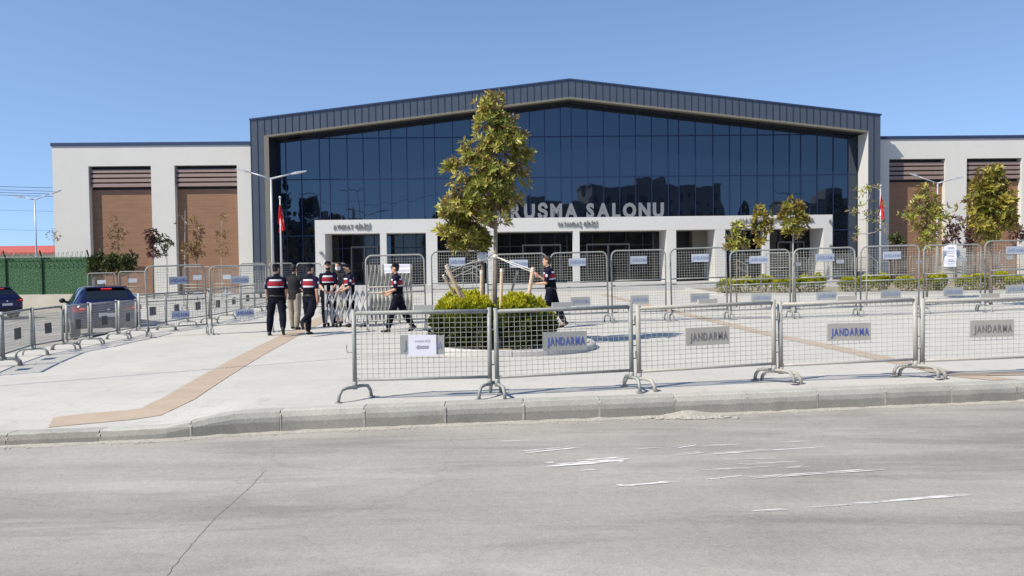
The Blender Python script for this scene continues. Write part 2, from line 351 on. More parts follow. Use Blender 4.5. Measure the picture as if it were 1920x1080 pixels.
_glyph = {}
def glyph(ch, bold):
    if (ch, bold) in _glyph: return _glyph[(ch, bold)]
    cu = bpy.data.curves.new('t', 'FONT'); cu.body = ch; cu.size = 1; cu.extrude = 0.01; cu.offset = bold; cu.resolution_u = 3
    o = bpy.data.objects.new('t', cu); COL.objects.link(o)
    dg = bpy.context.evaluated_depsgraph_get(); me = bpy.data.meshes.new_from_object(o.evaluated_get(dg)); bpy.data.objects.remove(o)
    v = [tuple(p.co) for p in me.vertices]; f = [tuple(p.vertices) for p in me.polygons]; bpy.data.meshes.remove(me)
    x0 = min(p[0] for p in v); v = [(p[0] - x0, p[1], p[2]) for p in v]
    _glyph[(ch, bold)] = (v, f, max(p[0] for p in v)); return _glyph[(ch, bold)]
def text_mesh(txt, width=None, height=None, extrude=0.003, bold=0.0, mats=None, name='lettering', gap=.17):
    """each letter set separately with an even gap, joined as one line of writing"""
    vs, fs, x = [], [], 0.0
    for ch in txt:
        if ch == ' ': x += .38; continue
        v, f, w = glyph(ch, bold); k = len(vs)
        vs += [(p[0] + x, p[1], p[2]) for p in v]; fs += [tuple(i + k for i in q) for q in f]; x += w + gap
    x -= gap; sx = width / x; sy = height / .73
    me = bpy.data.meshes.new(name); me.from_pydata([((p[0] - x / 2) * sx, -(p[2] / .01) * extrude, p[1] * sy) for p in vs], [], fs)
    me.materials.append(mats); me.update(); return me

def remesh(mb, voxel, mats, name, smooth_it=3, fn=None):
    me = mb.build('tmp', mats[0], mesh_only=True)
    o = bpy.data.objects.new('tmp', me); COL.objects.link(o)
    md = o.modifiers.new('r', 'REMESH'); md.mode = 'VOXEL'; md.voxel_size = voxel
    if smooth_it:
        sm = o.modifiers.new('s', 'SMOOTH'); sm.iterations = smooth_it; sm.factor = 0.5
    dg = bpy.context.evaluated_depsgraph_get(); out = bpy.data.meshes.new_from_object(o.evaluated_get(dg))
    bpy.data.objects.remove(o); bpy.data.meshes.remove(me)
    out.materials.clear(); out.name = name
    for x in mats: out.materials.append(x)
    out.polygons.foreach_set('use_smooth', [True] * len(out.polygons))
    if fn:
        idx = [fn(p.center) for p in out.polygons]; out.polygons.foreach_set('material_index', idx)
    else: out.polygons.foreach_set('material_index', [0] * len(out.polygons))
    return out

# ================================================================== GROUND
KB = [(-900, 868), (-300, 850), (0, 838), (150, 832), (300, 826), (450, 815), (590, 808), (850, 797), (1200, 783), (1600, 766), (1920, 752), (2600, 724)]
RZ = -0.26
kline = [G(u, v, RZ) for u, v in KB]
kx_drop0, kx_drop1 = G(285, 826, RZ).x, G(450, 815, RZ).x
def sstep(a, b, x):
    t = min(1, max(0, (x - a) / (b - a))); return t * t * (3 - 2 * t)
def kerb_y(x):
    for a, b2 in zip(kline, kline[1:]):
        if a.x <= x <= b2.x: return a.y + (b2.y - a.y) * (x - a.x) / (b2.x - a.x)
    return kline[0].y if x < kline[0].x else kline[-1].y
def kerb_top(x): return -0.12 + 0.12 * sstep(kx_drop0, kx_drop1, x)
def plaza_z(x, y):
    w = y - kerb_y(x)
    return kerb_top(x) * (1 - sstep(0.1, 1.6, w))
def Gs(u, v):
    z = 0.0
    for _ in range(12): p = G(u, v, z); z = plaza_z(p.x, p.y)
    return p
def lot_z(y): return RZ - 0.40 * sstep(19, 37, y)

mb = MB(); xs = [-70 + i * 10 for i in range(15)]; ys = [-30, 0, 10, 19] + [19 + i * 1.5 for i in range(1, 14)] + [62]
for y in ys:
    for x in xs: mb.v.append((x, y, lot_z(y)))
nx = len(xs)
for j in range(len(ys) - 1):
    for i in range(nx - 1): mb.f.append((j * nx + i, j * nx + i + 1, (j + 1) * nx + i + 1, (j + 1) * nx + i)); mb.m.append(0)
structure(mb.build('road', M_road, smooth=True))
mb = MB(); mb.add([(-3000, -3000, -0.75), (3000, -3000, -0.75), (3000, 3000, -0.75), (-3000, 3000, -0.75)], [(0, 1, 2, 3)])
M_earth = mat('dry_earth', (0.30, 0.27, 0.21), 0.95, 0, 0.2, 0.05)
structure(mb.build('ground', M_earth))

# left edge of the plaza follows the left row of barriers
L1 = [G(-48, 708), G(5, 687), G(62, 667), G(122, 656), G(170, 646), G(222, 636), G(257, 628)]
def left_edge(y):
    a, b2 = L1[0], L1[-1]
    for p, q in zip(L1, L1[1:]):
        if p.y <= y <= q.y: x = p.x + (q.x - p.x) * (y - p.y) / (q.y - p.y); return x - 0.75
    if y < L1[0].y: return L1[0].x - 0.75 - (L1[0].y - y) * 1.5
    return L1[-1].x - 0.75 + min(0, -(y - L1[-1].y) * 0.45)
mb = MB()
yy = []
w = 0.0; NX = 150
def plaza_row(t):   # t = fraction rows
    pass
rows = [0.22 + 0.16 * i for i in range(11)] + [2.2, 3, 4, 5, 6, 7, 8, 9, 10, 12, 14, 16, 18, 22, 26, 30, 36, 45, 52]
for w in rows:
    yref = 8.8 + w
    x0 = left_edge(yref) if w > 0.2 else left_edge(yref)
    for i in range(NX + 1):
        x = x0 + (34 - x0) * i / NX
        y = kerb_y(x) * (1 - sstep(2, 12, w)) + 8.8 * sstep(2, 12, w) + w
        mb.v.append((x, y, plaza_z(x, y)))
for j in range(len(rows) - 1):
    for i in range(NX): a = j * (NX + 1) + i; mb.f.append((a, a + 1, a + NX + 2, a + NX + 1)); mb.m.append(0)
# skirt on the left edge
k = len(mb.v)
for j in range(len(rows)):
    x, y, z = mb.v[j * (NX + 1)]; mb.v.append((x, y, z - 0.75))
for j in range(len(rows) - 1): mb.f.append((j * (NX + 1), (j + 1) * (NX + 1), k + j + 1, k + j)); mb.m.append(0)
structure(mb.build('plaza_paving', M_plaza))

# kerb stones with joints
mb = MB(); pts = []
X = kline[0].x; stones = []
while X < 16:
    stones.append(X); X += 0.98
for X in stones:
    a, b2 = X + 0.006, X + 0.974
    jit = random.uniform(-0.006, 0.006)
    sec = []
    NS = 4
    vs = []
    for i in range(NS + 1):
        x = a + (b2 - a) * i / NS; y = kerb_y(x) + jit; zt = kerb_top(x) + 0.004 + jit * 0.4
        vs += [(x, y, RZ - 0.05), (x, y + .004, zt - 0.075), (x, y + 0.03, zt - 0.012), (x, y + 0.05, zt), (x, y + 0.24, zt), (x, y + 0.24, RZ - 0.05)]
    fs = []
    for i in range(NS):
        for j in range(5): p = i * 6 + j; fs.append((p, p + 6, p + 7, p + 1))
    fs += [(0, 1, 2, 3, 4, 5), tuple(NS * 6 + q for q in (5, 4, 3, 2, 1, 0))]
    mb.add(vs, fs, 0, random.uniform(.86, 1.10))
    # mortar joint
    x = X - 0.012
    for i in range(1): 
        y = kerb_y(x); zt = kerb_top(x)
        mb.add([(x - 0.008, y + 0.004, RZ - 0.05), (x + 0.026, y + 0.004, RZ - 0.05), (x + 0.026, y + 0.004, zt - 0.05), (x - 0.008, y + 0.004, zt - 0.05), (x - 0.008, y + 0.06, zt - 0.001), (x + 0.026, y + 0.06, zt - 0.001)], [(0, 1, 2, 3), (3, 2, 5, 4)], 1, 1.0)
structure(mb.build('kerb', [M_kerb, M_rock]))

# mortar spill and gravel along the kerb foot
mb = MB(); rnd = random.Random(3)
def stone(mb, x, y, z, r, fl=0.5):
    ic = [(0, 0, 1), (.9, 0, .3), (.3, .85, .3), (-.7, .5, .3), (-.7, -.5, .3), (.3, -.85, .3), (0, 0, -.6)]
    s = [Vector(p) * r * rnd.uniform(.7, 1.3) for p in ic]
    a = rnd.uniform(0, 6.3); ca, sa = math.cos(a), math.sin(a)
    vs = [(x + p.x * ca - p.y * sa, y + p.x * sa + p.y * ca, z + p.z * fl) for p in s]
    mb.add(vs, [(0, 1, 2), (0, 2, 3), (0, 3, 4), (0, 4, 5), (0, 5, 1), (6, 2, 1), (6, 3, 2), (6, 4, 3), (6, 5, 4), (6, 1, 5)])
for i in range(3600):
    x = rnd.uniform(-7, 9); cl = noise.noise(Vector((x * 0.9, 3, 1)))
    if rnd.random() > 0.35 + cl: continue
    stone(mb, x, kerb_y(x) - abs(rnd.gauss(0, 0.07)) - 0.01, RZ, rnd.uniform(0.006, 0.022), 0.6)
cx = G(1290, 782, RZ)
for i in range(160):
    stone(mb, cx.x + rnd.gauss(0, 0.28), cx.y - abs(rnd.gauss(0, 0.06)) - 0.02, RZ, rnd.uniform(0.02, 0.06), 0.5)
for i in range(160):
    u, v = rnd.uniform(0, 1920), rnd.uniform(830, 1075); p = G(u, v, RZ); stone(mb, p.x, p.y, RZ, rnd.uniform(0.004, 0.011), 0.6)
tag(mb.build('gravel', M_rock), 'loose gravel and crumbled mortar along the foot of the kerb', 'gravel', kind='stuff')
# mortar skirt
mb = MB(); N = 400; vs = []; fs = []
for i in range(N + 1):
    x = -8 + 17 * i / N; y = kerb_y(x); w = 0.05 + 0.10 * max(0, noise.noise(Vector((x * 2.2, 0, 0))) + 0.35) + (0.16 * math.exp(-((x - cx.x) / 0.35) ** 2)); h = 0.022 + 0.018 * noise.noise(Vector((x * 5, 4, 0))) + 0.05 * math.exp(-((x - cx.x) / 0.25) ** 2)
    vs += [(x, y + 0.01, RZ + h), (x, y - w * 0.45, RZ + h * 0.55), (x, y - w, RZ + 0.002)]
for i in range(N):
    for j in range(2): a = i * 3 + j; fs.append((a, a + 1, a + 4, a + 3))
mb.add(vs, fs); structure(mb.build('mortar_edge', M_rock, smooth=True))

# tactile strips (sheets laid over the paving)
def strip(name, pix, width, dz=.006):
    pts = [Gs(u, v) for u, v in pix]; mb = MB(); vs = []
    dense = []
    for a, b2 in zip(pts, pts[1:]):
        n_ = max(1, int((b2 - a).length / 0.12))
        dense += [a.lerp(b2, i / n_) for i in range(n_)]
    dense.append(pts[-1])
    nW = 6
    for i, p in enumerate(dense):
        d = (dense[min(i + 4, len(dense) - 1)] - dense[max(i - 4, 0)]).normalized(); nrm = Vector((-d.y, d.x, 0))
        for j in range(nW + 1):
            q = p + nrm * width * (j / nW - 0.5); ky = kerb_y(q.x) + 0.25
            if q.y < ky: q.y = ky
            vs.append((q.x, q.y, plaza_z(q.x, q.y) + dz))
    fs = []
    for i in range(len(dense) - 1):
        for j in range(nW): a = i * (nW + 1) + j; fs.append((a, a + 1, a + nW + 2, a + nW + 1))
    mb.add(vs, fs)
    return structure(mb.build(name, M_tact))
strip('tactile_path', [(95, 793), (160, 786), (240, 779), (283, 773), (335, 748), (402, 706), (470, 667), (545, 628), (580, 611), (640, 578)], 0.46)
strip('tactile_path', [(1130, 552), (1240, 579), (1340, 602), (1420, 622), (1560, 651), (1690, 680), (1790, 703), (1920, 716), (2100, 712)], 0.40)
strip('tactile_path', [(1790, 703), (1920, 701), (2200, 690)], 0.30, .010)

# worn white scratches on the road
mb = MB(); rnd = random.Random(11)
def scuff(u0, v0, u1, v1, w, fade=0.5, dz=0.004):
    a, b2 = G(u0, v0, RZ), G(u1, v1, RZ); d = (b2 - a); L = d.length; d.normalize(); nrm = Vector((-d.y, d.x, 0))
    n_ = max(6, int(L / 0.03)); prev = None; run = True
    for i in range(n_ + 1):
        t = i / n_; p = a + d * L * t
        ww = w * (0.35 + 0.9 * abs(noise.noise(Vector((t * L * 3.1, u0, v0)))) + 0.5 * noise.noise(Vector((t * L * 9, u0, 1)))) * min(1, 6 * t + .2, 6 * (1 - t) + .2)
        if noise.noise(Vector((t * L * 2.2, v0, 5))) < -fade: prev = None; continue
        ww = max(ww, 0.002)
        off = nrm * 0.01 * noise.noise(Vector((t * L * 2, 9, u1)))
        cur = (p + off - nrm * ww, p + off + nrm * ww)
        if prev:
            mb.add([(*q.xy, RZ + dz) for q in (prev[0], cur[0], cur[1], prev[1])], [(3, 2, 1, 0) if (cur[0] - prev[0]).cross(cur[1] - prev[0]).z < 0 else (0, 1, 2, 3)])
        prev = cur
_sc = 0
for s_ in [(985, 849, 1088, 839, .016), (1035, 872, 1180, 861, .03), (1080, 883, 1115, 881, .008), (1160, 912, 1258, 904, .012), (1335, 900, 1400, 893, .014), (1410, 896, 1655, 880, .014), (1415, 959, 1470, 955, .008), (1520, 952, 1600, 946, .004), (1600, 946, 1820, 928, .013), (1280, 853, 1322, 848, .01), (1330, 852, 1545, 838, .010), (1265, 840, 1300, 835, .008), (1360, 862, 1450, 860, .007), (1320, 882, 1450, 875, .007), (1330, 837, 1385, 833, .007), (1440, 831, 1515, 827, .007), (1480, 877, 1510, 875, .012), (930, 828, 990, 826, .006), (1205, 842, 1240, 840, .006), (1370, 872, 1490, 866, .006)]:
    for q_ in range(4):
        dv = (q_ - 1.5) * s_[4] * 90; du = 14 * math.sin(q_ * 2.3 + s_[0]); scuff(s_[0] + du, s_[1] + dv, s_[2] + du * .6, s_[3] + dv, s_[4] * 1.0, [.25, .4, .4, .15][q_], .003 + q_ * .0011); _sc += 1
structure(mb.build('worn_road_marks', M_mark))
# one long crack
mb = MB(); prev = None
cp = [G(u, v, RZ) for u, v in [(497, 882), (470, 912), (430, 948), (404, 970), (372, 1006), (340, 1044), (300, 1095)]]
for a, b2 in zip(cp, cp[1:]):
    for i in range(12):
        p = a.lerp(b2, i / 12) + Vector((0.012 * noise.noise(Vector((i * .9, a.x * 5, 0))), 0, 0)); q = p + Vector((0.0045, 0, 0))
        if prev: mb.add([(*prev[0].xy, RZ + .003), (*prev[1].xy, RZ + .003), (*q.xy, RZ + .003), (*p.xy, RZ + .003)], [(0, 1, 2, 3)])
        prev = (p, q)
structure(mb.build('road_crack', M_scr))

# ================================================================== COURTHOUSE
court = empty('courthouse', FM.translation, FYAW, 'wide courthouse with a gabled dark glass front, blue grey metal frame and cream side wings', 'building')
RD = 1.35                                 # depth of the glass behind the frame face
xl, zl = F(469, 225); xp, zp = F(1068, 150); xr, zr = F(1651, 217)
zl = zr = (zl + zr) / 2
ZB = -0.3
jl, jr = F(498, 400)[0], F(1627.5, 400)[0]      # cladding inner edges
il, ir = jl + 0.28, jr - 0.02
band = 1.0
def top_at(x, off=0.0):
    return (zl + (zp - zl) * (x - xl) / (xp - xl) if x < xp else zp + (zr - zp) * (x - xp) / (xr - xp)) - off
BD = 16.0
mb = MB()
# front cladding as strips (standing seams at each joint), continuing back over the roof
def clad_strip(x0, x1, zb0, zb1, gap=0.0):
    z0, z1 = top_at(x0), top_at(x1)
    mb.add([(x0, 0, zb0), (x1, 0, zb1), (x1, 0, z1), (x0, 0, z0), (x1, RD, zb1), (x0, RD, zb0)], [(0, 1, 2, 3)], 0)
xsn = []
x = xl
seams = MB()
pitch_ = 12.65 / 30.6
nst = round((xr - xl) / pitch_)
edges = [xl + (xr - xl) * i / nst for i in range(nst + 1)] + [xp, jl, jr]
edges = sorted(set(edges))
for a, b2 in zip(edges, edges[1:]):
    if b2 - a < 1e-4: continue
    inner = a >= jl - 1e-4 and b2 <= jr + 1e-4
    clad_strip(a, b2, top_at(a, band) if inner else ZB, top_at(b2, band) if inner else ZB)
    if abs(a - xp) > .01 and abs(a - jl) > .01 and abs(a - jr) > .01:
        zb = top_at(a, band) if inner else ZB
        seams.box(a - 0.014, a + 0.014, -0.03, -0.0005, zb, top_at(a) - 0.02)
# side cheeks + roof
mb.add([(xl, 0, ZB), (xl, BD, ZB), (xl, BD, zl), (xl, 0, zl)], [(3, 2, 1, 0)])
mb.add([(xr, 0, ZB), (xr, BD, ZB), (xr, BD, zr), (xr, 0, zr)], [(0, 1, 2, 3)])
mb.add([(xl, 0, zl), (xp, 0, zp), (xr, 0, zr), (xl, BD, zl), (xp, BD, zp), (xr, BD, zr)], [(0, 1, 4, 3), (1, 2, 5, 4)])
mb.add([(xl, BD, ZB), (xr, BD, ZB), (xr, BD, zr), (xp, BD, zp), (xl, BD, zl)], [(1, 0, 4, 3, 2)])
fr = mb.build('cladding_frame', M_clad, court)
seams.build('seam', M_seam, fr)
# ridge flashing
mb = MB()
for (a, za, b2, zb) in ((xl - .05, zl, xp, zp), (xp, zp, xr + .05, zr)):
    mb.add([(a, -.06, za), (b2, -.06, zb), (b2, -.06, zb + .09), (a, -.06, za + .09), (a, .3, za + .002), (b2, .3, zb + .002), (b2, .3, zb + .09), (a, .3, za + .09)], [(0, 1, 2, 3), (3, 2, 6, 7), (1, 0, 4, 5), (0, 3, 7, 4), (2, 1, 5, 6)])
mb.build('roof_flashing', M_cop, court)
# reveal: beige soffit and jamb linings, shade painted black on rear soffit and left jamb
mb = MB(); t = 0.12
def ztb(x): return top_at(x, band)
mb.add([(jl, -0.01, ZB), (il, -0.01, ZB), (il, -0.01, ztb(il) - t), (jl, -0.01, ztb(jl))], [(0, 1, 2, 3)])
mb.add([(jl, -0.01, ztb(jl)), (il, -0.01, ztb(il) - t), (xp, -0.01, ztb(xp) - t), (xp, -0.01, ztb(xp))], [(0, 1, 2, 3)])
mb.add([(xp, -0.01, ztb(xp) - t), (ir, -0.01, ztb(ir) - t), (jr, -0.01, ztb(jr)), (xp, -0.01, ztb(xp))], [(0, 1, 2, 3)])
SD = .45
mb.add([(il, -.01, ztb(il) - t), (il, SD, ztb(il) - t), (xp, SD, ztb(xp) - t), (xp, -.01, ztb(xp) - t), (ir, SD, ztb(ir) - t), (ir, -.01, ztb(ir) - t)], [(0, 1, 2, 3), (3, 2, 4, 5)])
mb.build('soffit', M_trim, court)
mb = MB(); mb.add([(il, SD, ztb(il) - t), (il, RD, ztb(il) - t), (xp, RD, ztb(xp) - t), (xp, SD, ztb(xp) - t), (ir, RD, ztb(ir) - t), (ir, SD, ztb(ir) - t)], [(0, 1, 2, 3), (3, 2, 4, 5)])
mb.build('soffit_painted_shade', M_black, court)  # rear part of the soffit, its shade put in as black colour
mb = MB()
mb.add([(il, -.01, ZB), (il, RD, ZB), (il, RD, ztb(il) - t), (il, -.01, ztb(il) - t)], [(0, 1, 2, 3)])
mb.build('jamb_lining', M_black, court)  # left lining coloured black for the shaded side of the reveal
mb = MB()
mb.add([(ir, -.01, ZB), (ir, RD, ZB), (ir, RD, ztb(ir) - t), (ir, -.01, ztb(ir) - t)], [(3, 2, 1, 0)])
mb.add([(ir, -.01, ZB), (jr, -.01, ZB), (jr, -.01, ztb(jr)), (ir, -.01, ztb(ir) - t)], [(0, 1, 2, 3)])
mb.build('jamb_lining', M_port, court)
# curtain wall
mull_px = [537, 566, 600, 619, 652, 682, 712, 734, 764, 795, 816, 850, 883, 904, 938, 966, 994, 1022, 1052, 1072, 1102, 1132, 1162, 1192, 1222, 1253, 1273, 1304, 1337, 1368, 1389, 1420, 1450, 1480, 1501, 1532, 1562, 1590]
mx = [F(u, 350, RD)[0] for u in mull_px]
zt = [F(700, 441, RD)[1], F(700, 335.5, RD)[1], F(700, 259, RD)[1]]
gx = [il] + [x for x in mx if il + .2 < x < ir - .1] + [ir]
levels = [0.3] + zt
mb = MB(); rnd = random.Random(5)
for a, b2 in zip(gx, gx[1:]):
    lv = levels + [None]
    for i in range(len(levels)):
        z0 = levels[i]; z1a = levels[i + 1] if i + 1 < len(levels) else top_at(a, band + t); z1b = levels[i + 1] if i + 1 < len(levels) else top_at(b2, band + t)
        if i + 1 < len(levels):
            z1a = min(z1a, top_at(a, band + t)); z1b = min(z1b, top_at(b2, band + t))
        if min(z1a, z1b) <= z0 + .05: continue
        tx, tz = rnd.gauss(0, .0009), rnd.gauss(0, .0011)
        cx_, cz_ = (a + b2) / 2, (z0 + z1a) / 2
        mb.add([(x, RD + (x - cx_) * tx + (z - cz_) * tz, z) for x, z in ((a, z0), (b2, z0), (b2, z1b), (a, z1a))], [(0, 1, 2, 3)])
mb.build('glazing', M_glass, court)
mb = MB()
for x in gx[1:-1]: mb.box(x - .022, x + .022, RD - .05, RD - .012, 0.3, top_at(x, band + t))
mb.box(gx[0], gx[0] + .04, RD - .05, RD - .012, .3, top_at(gx[0], band + t)); mb.box(gx[-1] - .04, gx[-1], RD - .05, RD - .012, .3, top_at(gx[-1], band + t))
for z in zt:
    # the top transom stops where the gable meets it
    for a, b2 in zip(gx, gx[1:]):
        if z < min(top_at(a, band + t), top_at(b2, band + t)): mb.box(a + .03, b2 - .03, RD - .045, RD - .014, z - .03, z + .03)
mb.build('mullion_grid', M_mull, court)

# portico
PD = -1.5
pxl, pzl = F(590, 413, PD); pxr, pzr = F(1561, 402, PD); pz = (pzl + pzr) / 2
zop = (F(660, 439, PD)[1] + F(1500, 427, PD)[1]) / 2
FLZ = 0.45
ops_px = [(610, 713), (725, 799), (820, 915), (929, 1075), (1087, 1250), (1268, 1341), (1360, 1431), (1443, 1544)]
ops = [(F(a, 480, PD)[0], F(b2, 480, PD)[0]) for a, b2 in ops_px]
mb = MB()
mb.box(pxl, pxr, PD, RD - .08, zop, pz)
xs_ = [pxl] + [x for o_ in ops for x in o_] + [pxr]
for i in range(0, len(xs_), 2):
    a, b2 = xs_[i], xs_[i + 1]; deep = RD - .08 if i in (0, len(xs_) - 2, 10, 12) else PD + .45
    mb.box(a, b2, PD + .004, deep, 0.0, zop - .001)
mb.build('portico', M_port, court)
mb = MB()
for k in range(3): mb.box(pxl + .05 * (2 - k) - .3, pxr + .3 - .05 * (2 - k), PD - .35 * (3 - k) - .3, RD, 0.15 * k - (.2 if k == 0 else 0), 0.15 * (k + 1))
mb.build('entrance_steps', M_step, court)
DD = 0.55
# glazed doors / windows in each opening
for i, (a, b2) in enumerate(ops):
    if i == 5:
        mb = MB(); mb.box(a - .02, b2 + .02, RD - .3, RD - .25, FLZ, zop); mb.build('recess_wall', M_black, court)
        mb = MB(); xm = a + (b2 - a) * .6; mb.box(xm, b2, .2, RD - .31, zop - 1.15, zop - .01); mb.build('recess_panel', M_trim, court); continue
    pn = MB(); pn.box(a, b2, DD, DD + .03, FLZ, zop - .002)
    w_ = pn.build('entrance_glazing', M_glass2, court)
    fm = MB(); zt_ = FLZ + (zop - FLZ) * .72
    fm.box(a, b2, DD - .06, DD - .003, zt_, zt_ + .06); fm.box(a, b2, DD - .06, DD - .003, FLZ + .01, FLZ + .09)
    nV = 2 if b2 - a < 3 else 4
    for k in range(1, nV + 1):
        x = a + (b2 - a) * k / (nV + 1); fm.box(x - .025, x + .025, DD - .062, DD - .004, FLZ + .01, zop)
    fm.build('frame', M_mull if i < 2 else M_black, w_)
    if i in (0, 3, 4, 7):
        dm = MB(); x0 = a + (b2 - a) * (.36 if i != 4 else .12); x1 = x0 + (b2 - a) * .52
        zt2 = FLZ + 2.25
        dm.box(x0, x1, DD - .16, DD - .10, zt2, zt2 + .09); dm.box(x0, x0 + .08, DD - .16, DD - .10, FLZ, zt2); dm.box(x1 - .08, x1, DD - .16, DD - .10, FLZ, zt2)
        dm.box((x0 + x1) / 2 - .05, (x0 + x1) / 2 + .05, DD - .155, DD - .105, FLZ, zt2)
        d_ = dm.build('door', mat('door_frame_grey', (0.12, 0.13, 0.14), 0.5), court)
        hb = MB(); xm = (x0 + x1) / 2
        for sgn in (-1, 1): hb.tube([(xm + sgn * .12, DD - .2, FLZ + .9), (xm + sgn * .12, DD - .2, FLZ + 1.4)], .018, 6)
        hb.build('handle', M_galv, d_)
# lettering
M_let = mat('brushed_metal_letter', (0.24, 0.245, 0.255), 0.4, 0.3)
me_full = text_mesh('DURUŞMA SALONU', width=10, height=.8, extrude=.06, bold=.03, mats=M_let)
x1_ = F(1247, 395, PD)[0]; x0_ = F(960, 395, PD)[0]
full_w = (x1_ - x0_) * 1.19
me_full = text_mesh('DURUŞMA SALONU', width=full_w, height=.83, extrude=.06, bold=.045, mats=M_let)
link('lettering', me_full, court, (x1_ - full_w / 2, PD + .35, pz + .01))
for txt, u0, u1, v in (('AVUKAT GİRİŞİ', 625, 695, 430), ('VATANDAŞ GİRİŞİ', 1045, 1120, 425), ('HAKİM SAVCI ÇALIŞMA', 1387, 1526, 418)):
    a, zz = F(u0, v, PD); b2 = F(u1, v, PD)[0]
    link('lettering', text_mesh(txt, width=b2 - a, height=.27, extrude=.03, bold=.012, mats=mat('grey_letter', (0.20, 0.20, 0.19), .5)), court, ((a + b2) / 2, PD - .035, zz))
# small wall lights on the portico
for u, v in ((602, 475), (1555, 415), (1556, 462)):
    x, z = F(u, v, PD); mb = MB(); mb.box(x - .05, x + .05, PD - .16, PD - .001, z - .06, z + .12); mb.box(x - .1, x + .06, PD - .22, PD - .12, z + .02, z + .08)
    mb.build('wall_lamp', M_galv, court)

# wings
WD = 1.15; ZW = (F(300, 272, WD)[1] + F(1800, 261, WD)[1]) / 2
def wing(x0, x1, opn, base=ZB - .6):
    mb = MB(); zo = (F(230, 310, WD)[1] + F(1720, 299, WD)[1]) / 2
    mb.box(x0, x1, WD, WD + .55, zo, ZW)
    xs = [x0] + [x for o_ in opn for x in o_] + [x1]
    for i in range(0, len(xs), 2): mb.box(xs[i], xs[i + 1], WD + .0, WD + .55, base, zo)
    mb.box(x0, x1, WD + .55, BD, base, ZW - .002)
    wobj = mb.build('wing_wall', M_wall, court)
    cb = MB(); cb.box(x0 - .06, x1, WD - .06, BD, ZW + .001, ZW + .20); cb.build('roof_coping', M_cop, court)
    for a, b2 in opn:
        zl_ = zo - 1.30
        pb = MB(); pb.box(a + .002, b2 - .002, WD + .36, WD + .548, base + .3, zl_ - .12); p = pb.build('timber_panel', M_panel, court)
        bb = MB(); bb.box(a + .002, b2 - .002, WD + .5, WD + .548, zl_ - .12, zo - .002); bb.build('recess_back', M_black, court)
        lb = MB(); n_ = 4
        for k in range(n_):
            z = zl_ + .03 + k * .285
            lb.add([(a + .01, WD + .30, z), (b2 - .01, WD + .30, z), (b2 - .01, WD + .14, z + .20), (a + .01, WD + .14, z + .20),
                    (a + .01, WD + .33, z), (b2 - .01, WD + .33, z), (b2 - .01, WD + .17, z + .22), (a + .01, WD + .17, z + .22)][0:8],
                   [(0, 1, 2, 3), (7, 6, 5, 4), (3, 2, 6, 7), (0, 4, 5, 1)])
            lb.add([(a + .01, WD + .14, z + .20), (b2 - .01, WD + .14, z + .20), (b2 - .01, WD + .12, z + .02), (a + .01, WD + .12, z + .02)], [(3, 2, 1, 0)])
        lb.build('louvre', M_louv, court)
    return wobj
def wx(u, v=400): return F(u, v, WD)[0]
wing(F(101, 400, WD)[0], xl - .002, [(wx(168), wx(285)), (wx(329), wx(446))])
wing(xr + .002, wx(2150), [(wx(1667), wx(1772)), (wx(1812), wx(1915)), (wx(1965), wx(2070))])
# small roof fittings
for u, v in ((343, 264), (1790, 252)):
    x, z = F(u, v, 3.0); mb = MB(); mb.tube([(x - .15, 3, ZW + .2), (x - .15, 3, ZW + .35), (x + .1, 3, ZW + .42)], .04, 8); mb.tube([(x + .1, 3, ZW + .42), (x + .3, 3, ZW + .2)], .02, 6)
    mb.build('roof_vent', M_galv, court)

# ================================================================== BARRIERS
def rounded_top(W, H, r, z0, n=6):
    pts = [(-W / 2, 0, z0), (-W / 2, 0, H - r)]
    for i in range(1, n): a = math.pi - math.pi / 2 * i / n; pts.append((-W / 2 + r + r * math.cos(a), 0, H - r + r * math.sin(a)))
    pts += [(-W / 2 + r, 0, H), (W / 2 - r, 0, H)]
    for i in range(1, n): a = math.pi / 2 - math.pi / 2 * i / n; pts.append((W / 2 - r + r * math.cos(a), 0, H - r + r * math.sin(a)))
    pts += [(W / 2, 0, H - r), (W / 2, 0, z0)]
    return pts
def wire_grid(mb, x0, x1, z0, z1, sx, sz, r, y=0.0):
    def bar(p, q):
        p, q = Vector(p), Vector(q); d = (q - p).normalized(); a = Vector((0, 1, 0)); b_ = d.cross(a)
        vs = []
        for e in (p, q):
            for c_, s_ in ((1, 0), (0, 1), (-1, 0), (0, -1)): vs.append(e + a * r * c_ + b_ * r * s_)
        mb.add(vs, [(0, 1, 5, 4), (1, 2, 6, 5), (2, 3, 7, 6), (3, 0, 4, 7)])
    n_ = max(1, round((x1 - x0) / sx)); m_ = max(1, round((z1 - z0) / sz))
    for i in range(1, n_): x = x0 + (x1 - x0) * i / n_; bar((x, y, z0), (x, y, z1))
    for i in range(1, m_): z = z0 + (z1 - z0) * i / m_; bar((x0, y + r * 1.5, z), (x1, y + r * 1.5, z))
def foot_mb(half=.28, h=.17, r=.023):
    mb = MB(); pts = [(0, -half, 0.01), (0, -half * .95, h * .55), (0, -half * .78, h * .92), (0, -half * .5, h), (0, half * .5, h), (0, half * .78, h * .92), (0, half * .95, h * .55), (0, half, 0.01)]
    mb.tube(pts, r, 10)
    for y in (-half, half): mb.tube([(0, y, 0.0), (0, y, .008)], .055, 12)
    mb.tube([(0, 0, h - .03), (0, 0, h + .07)], r * 1.45, 10)
    return mb
LW, LH = 1.80, 1.17
TW, TH = 1.70, 2.0
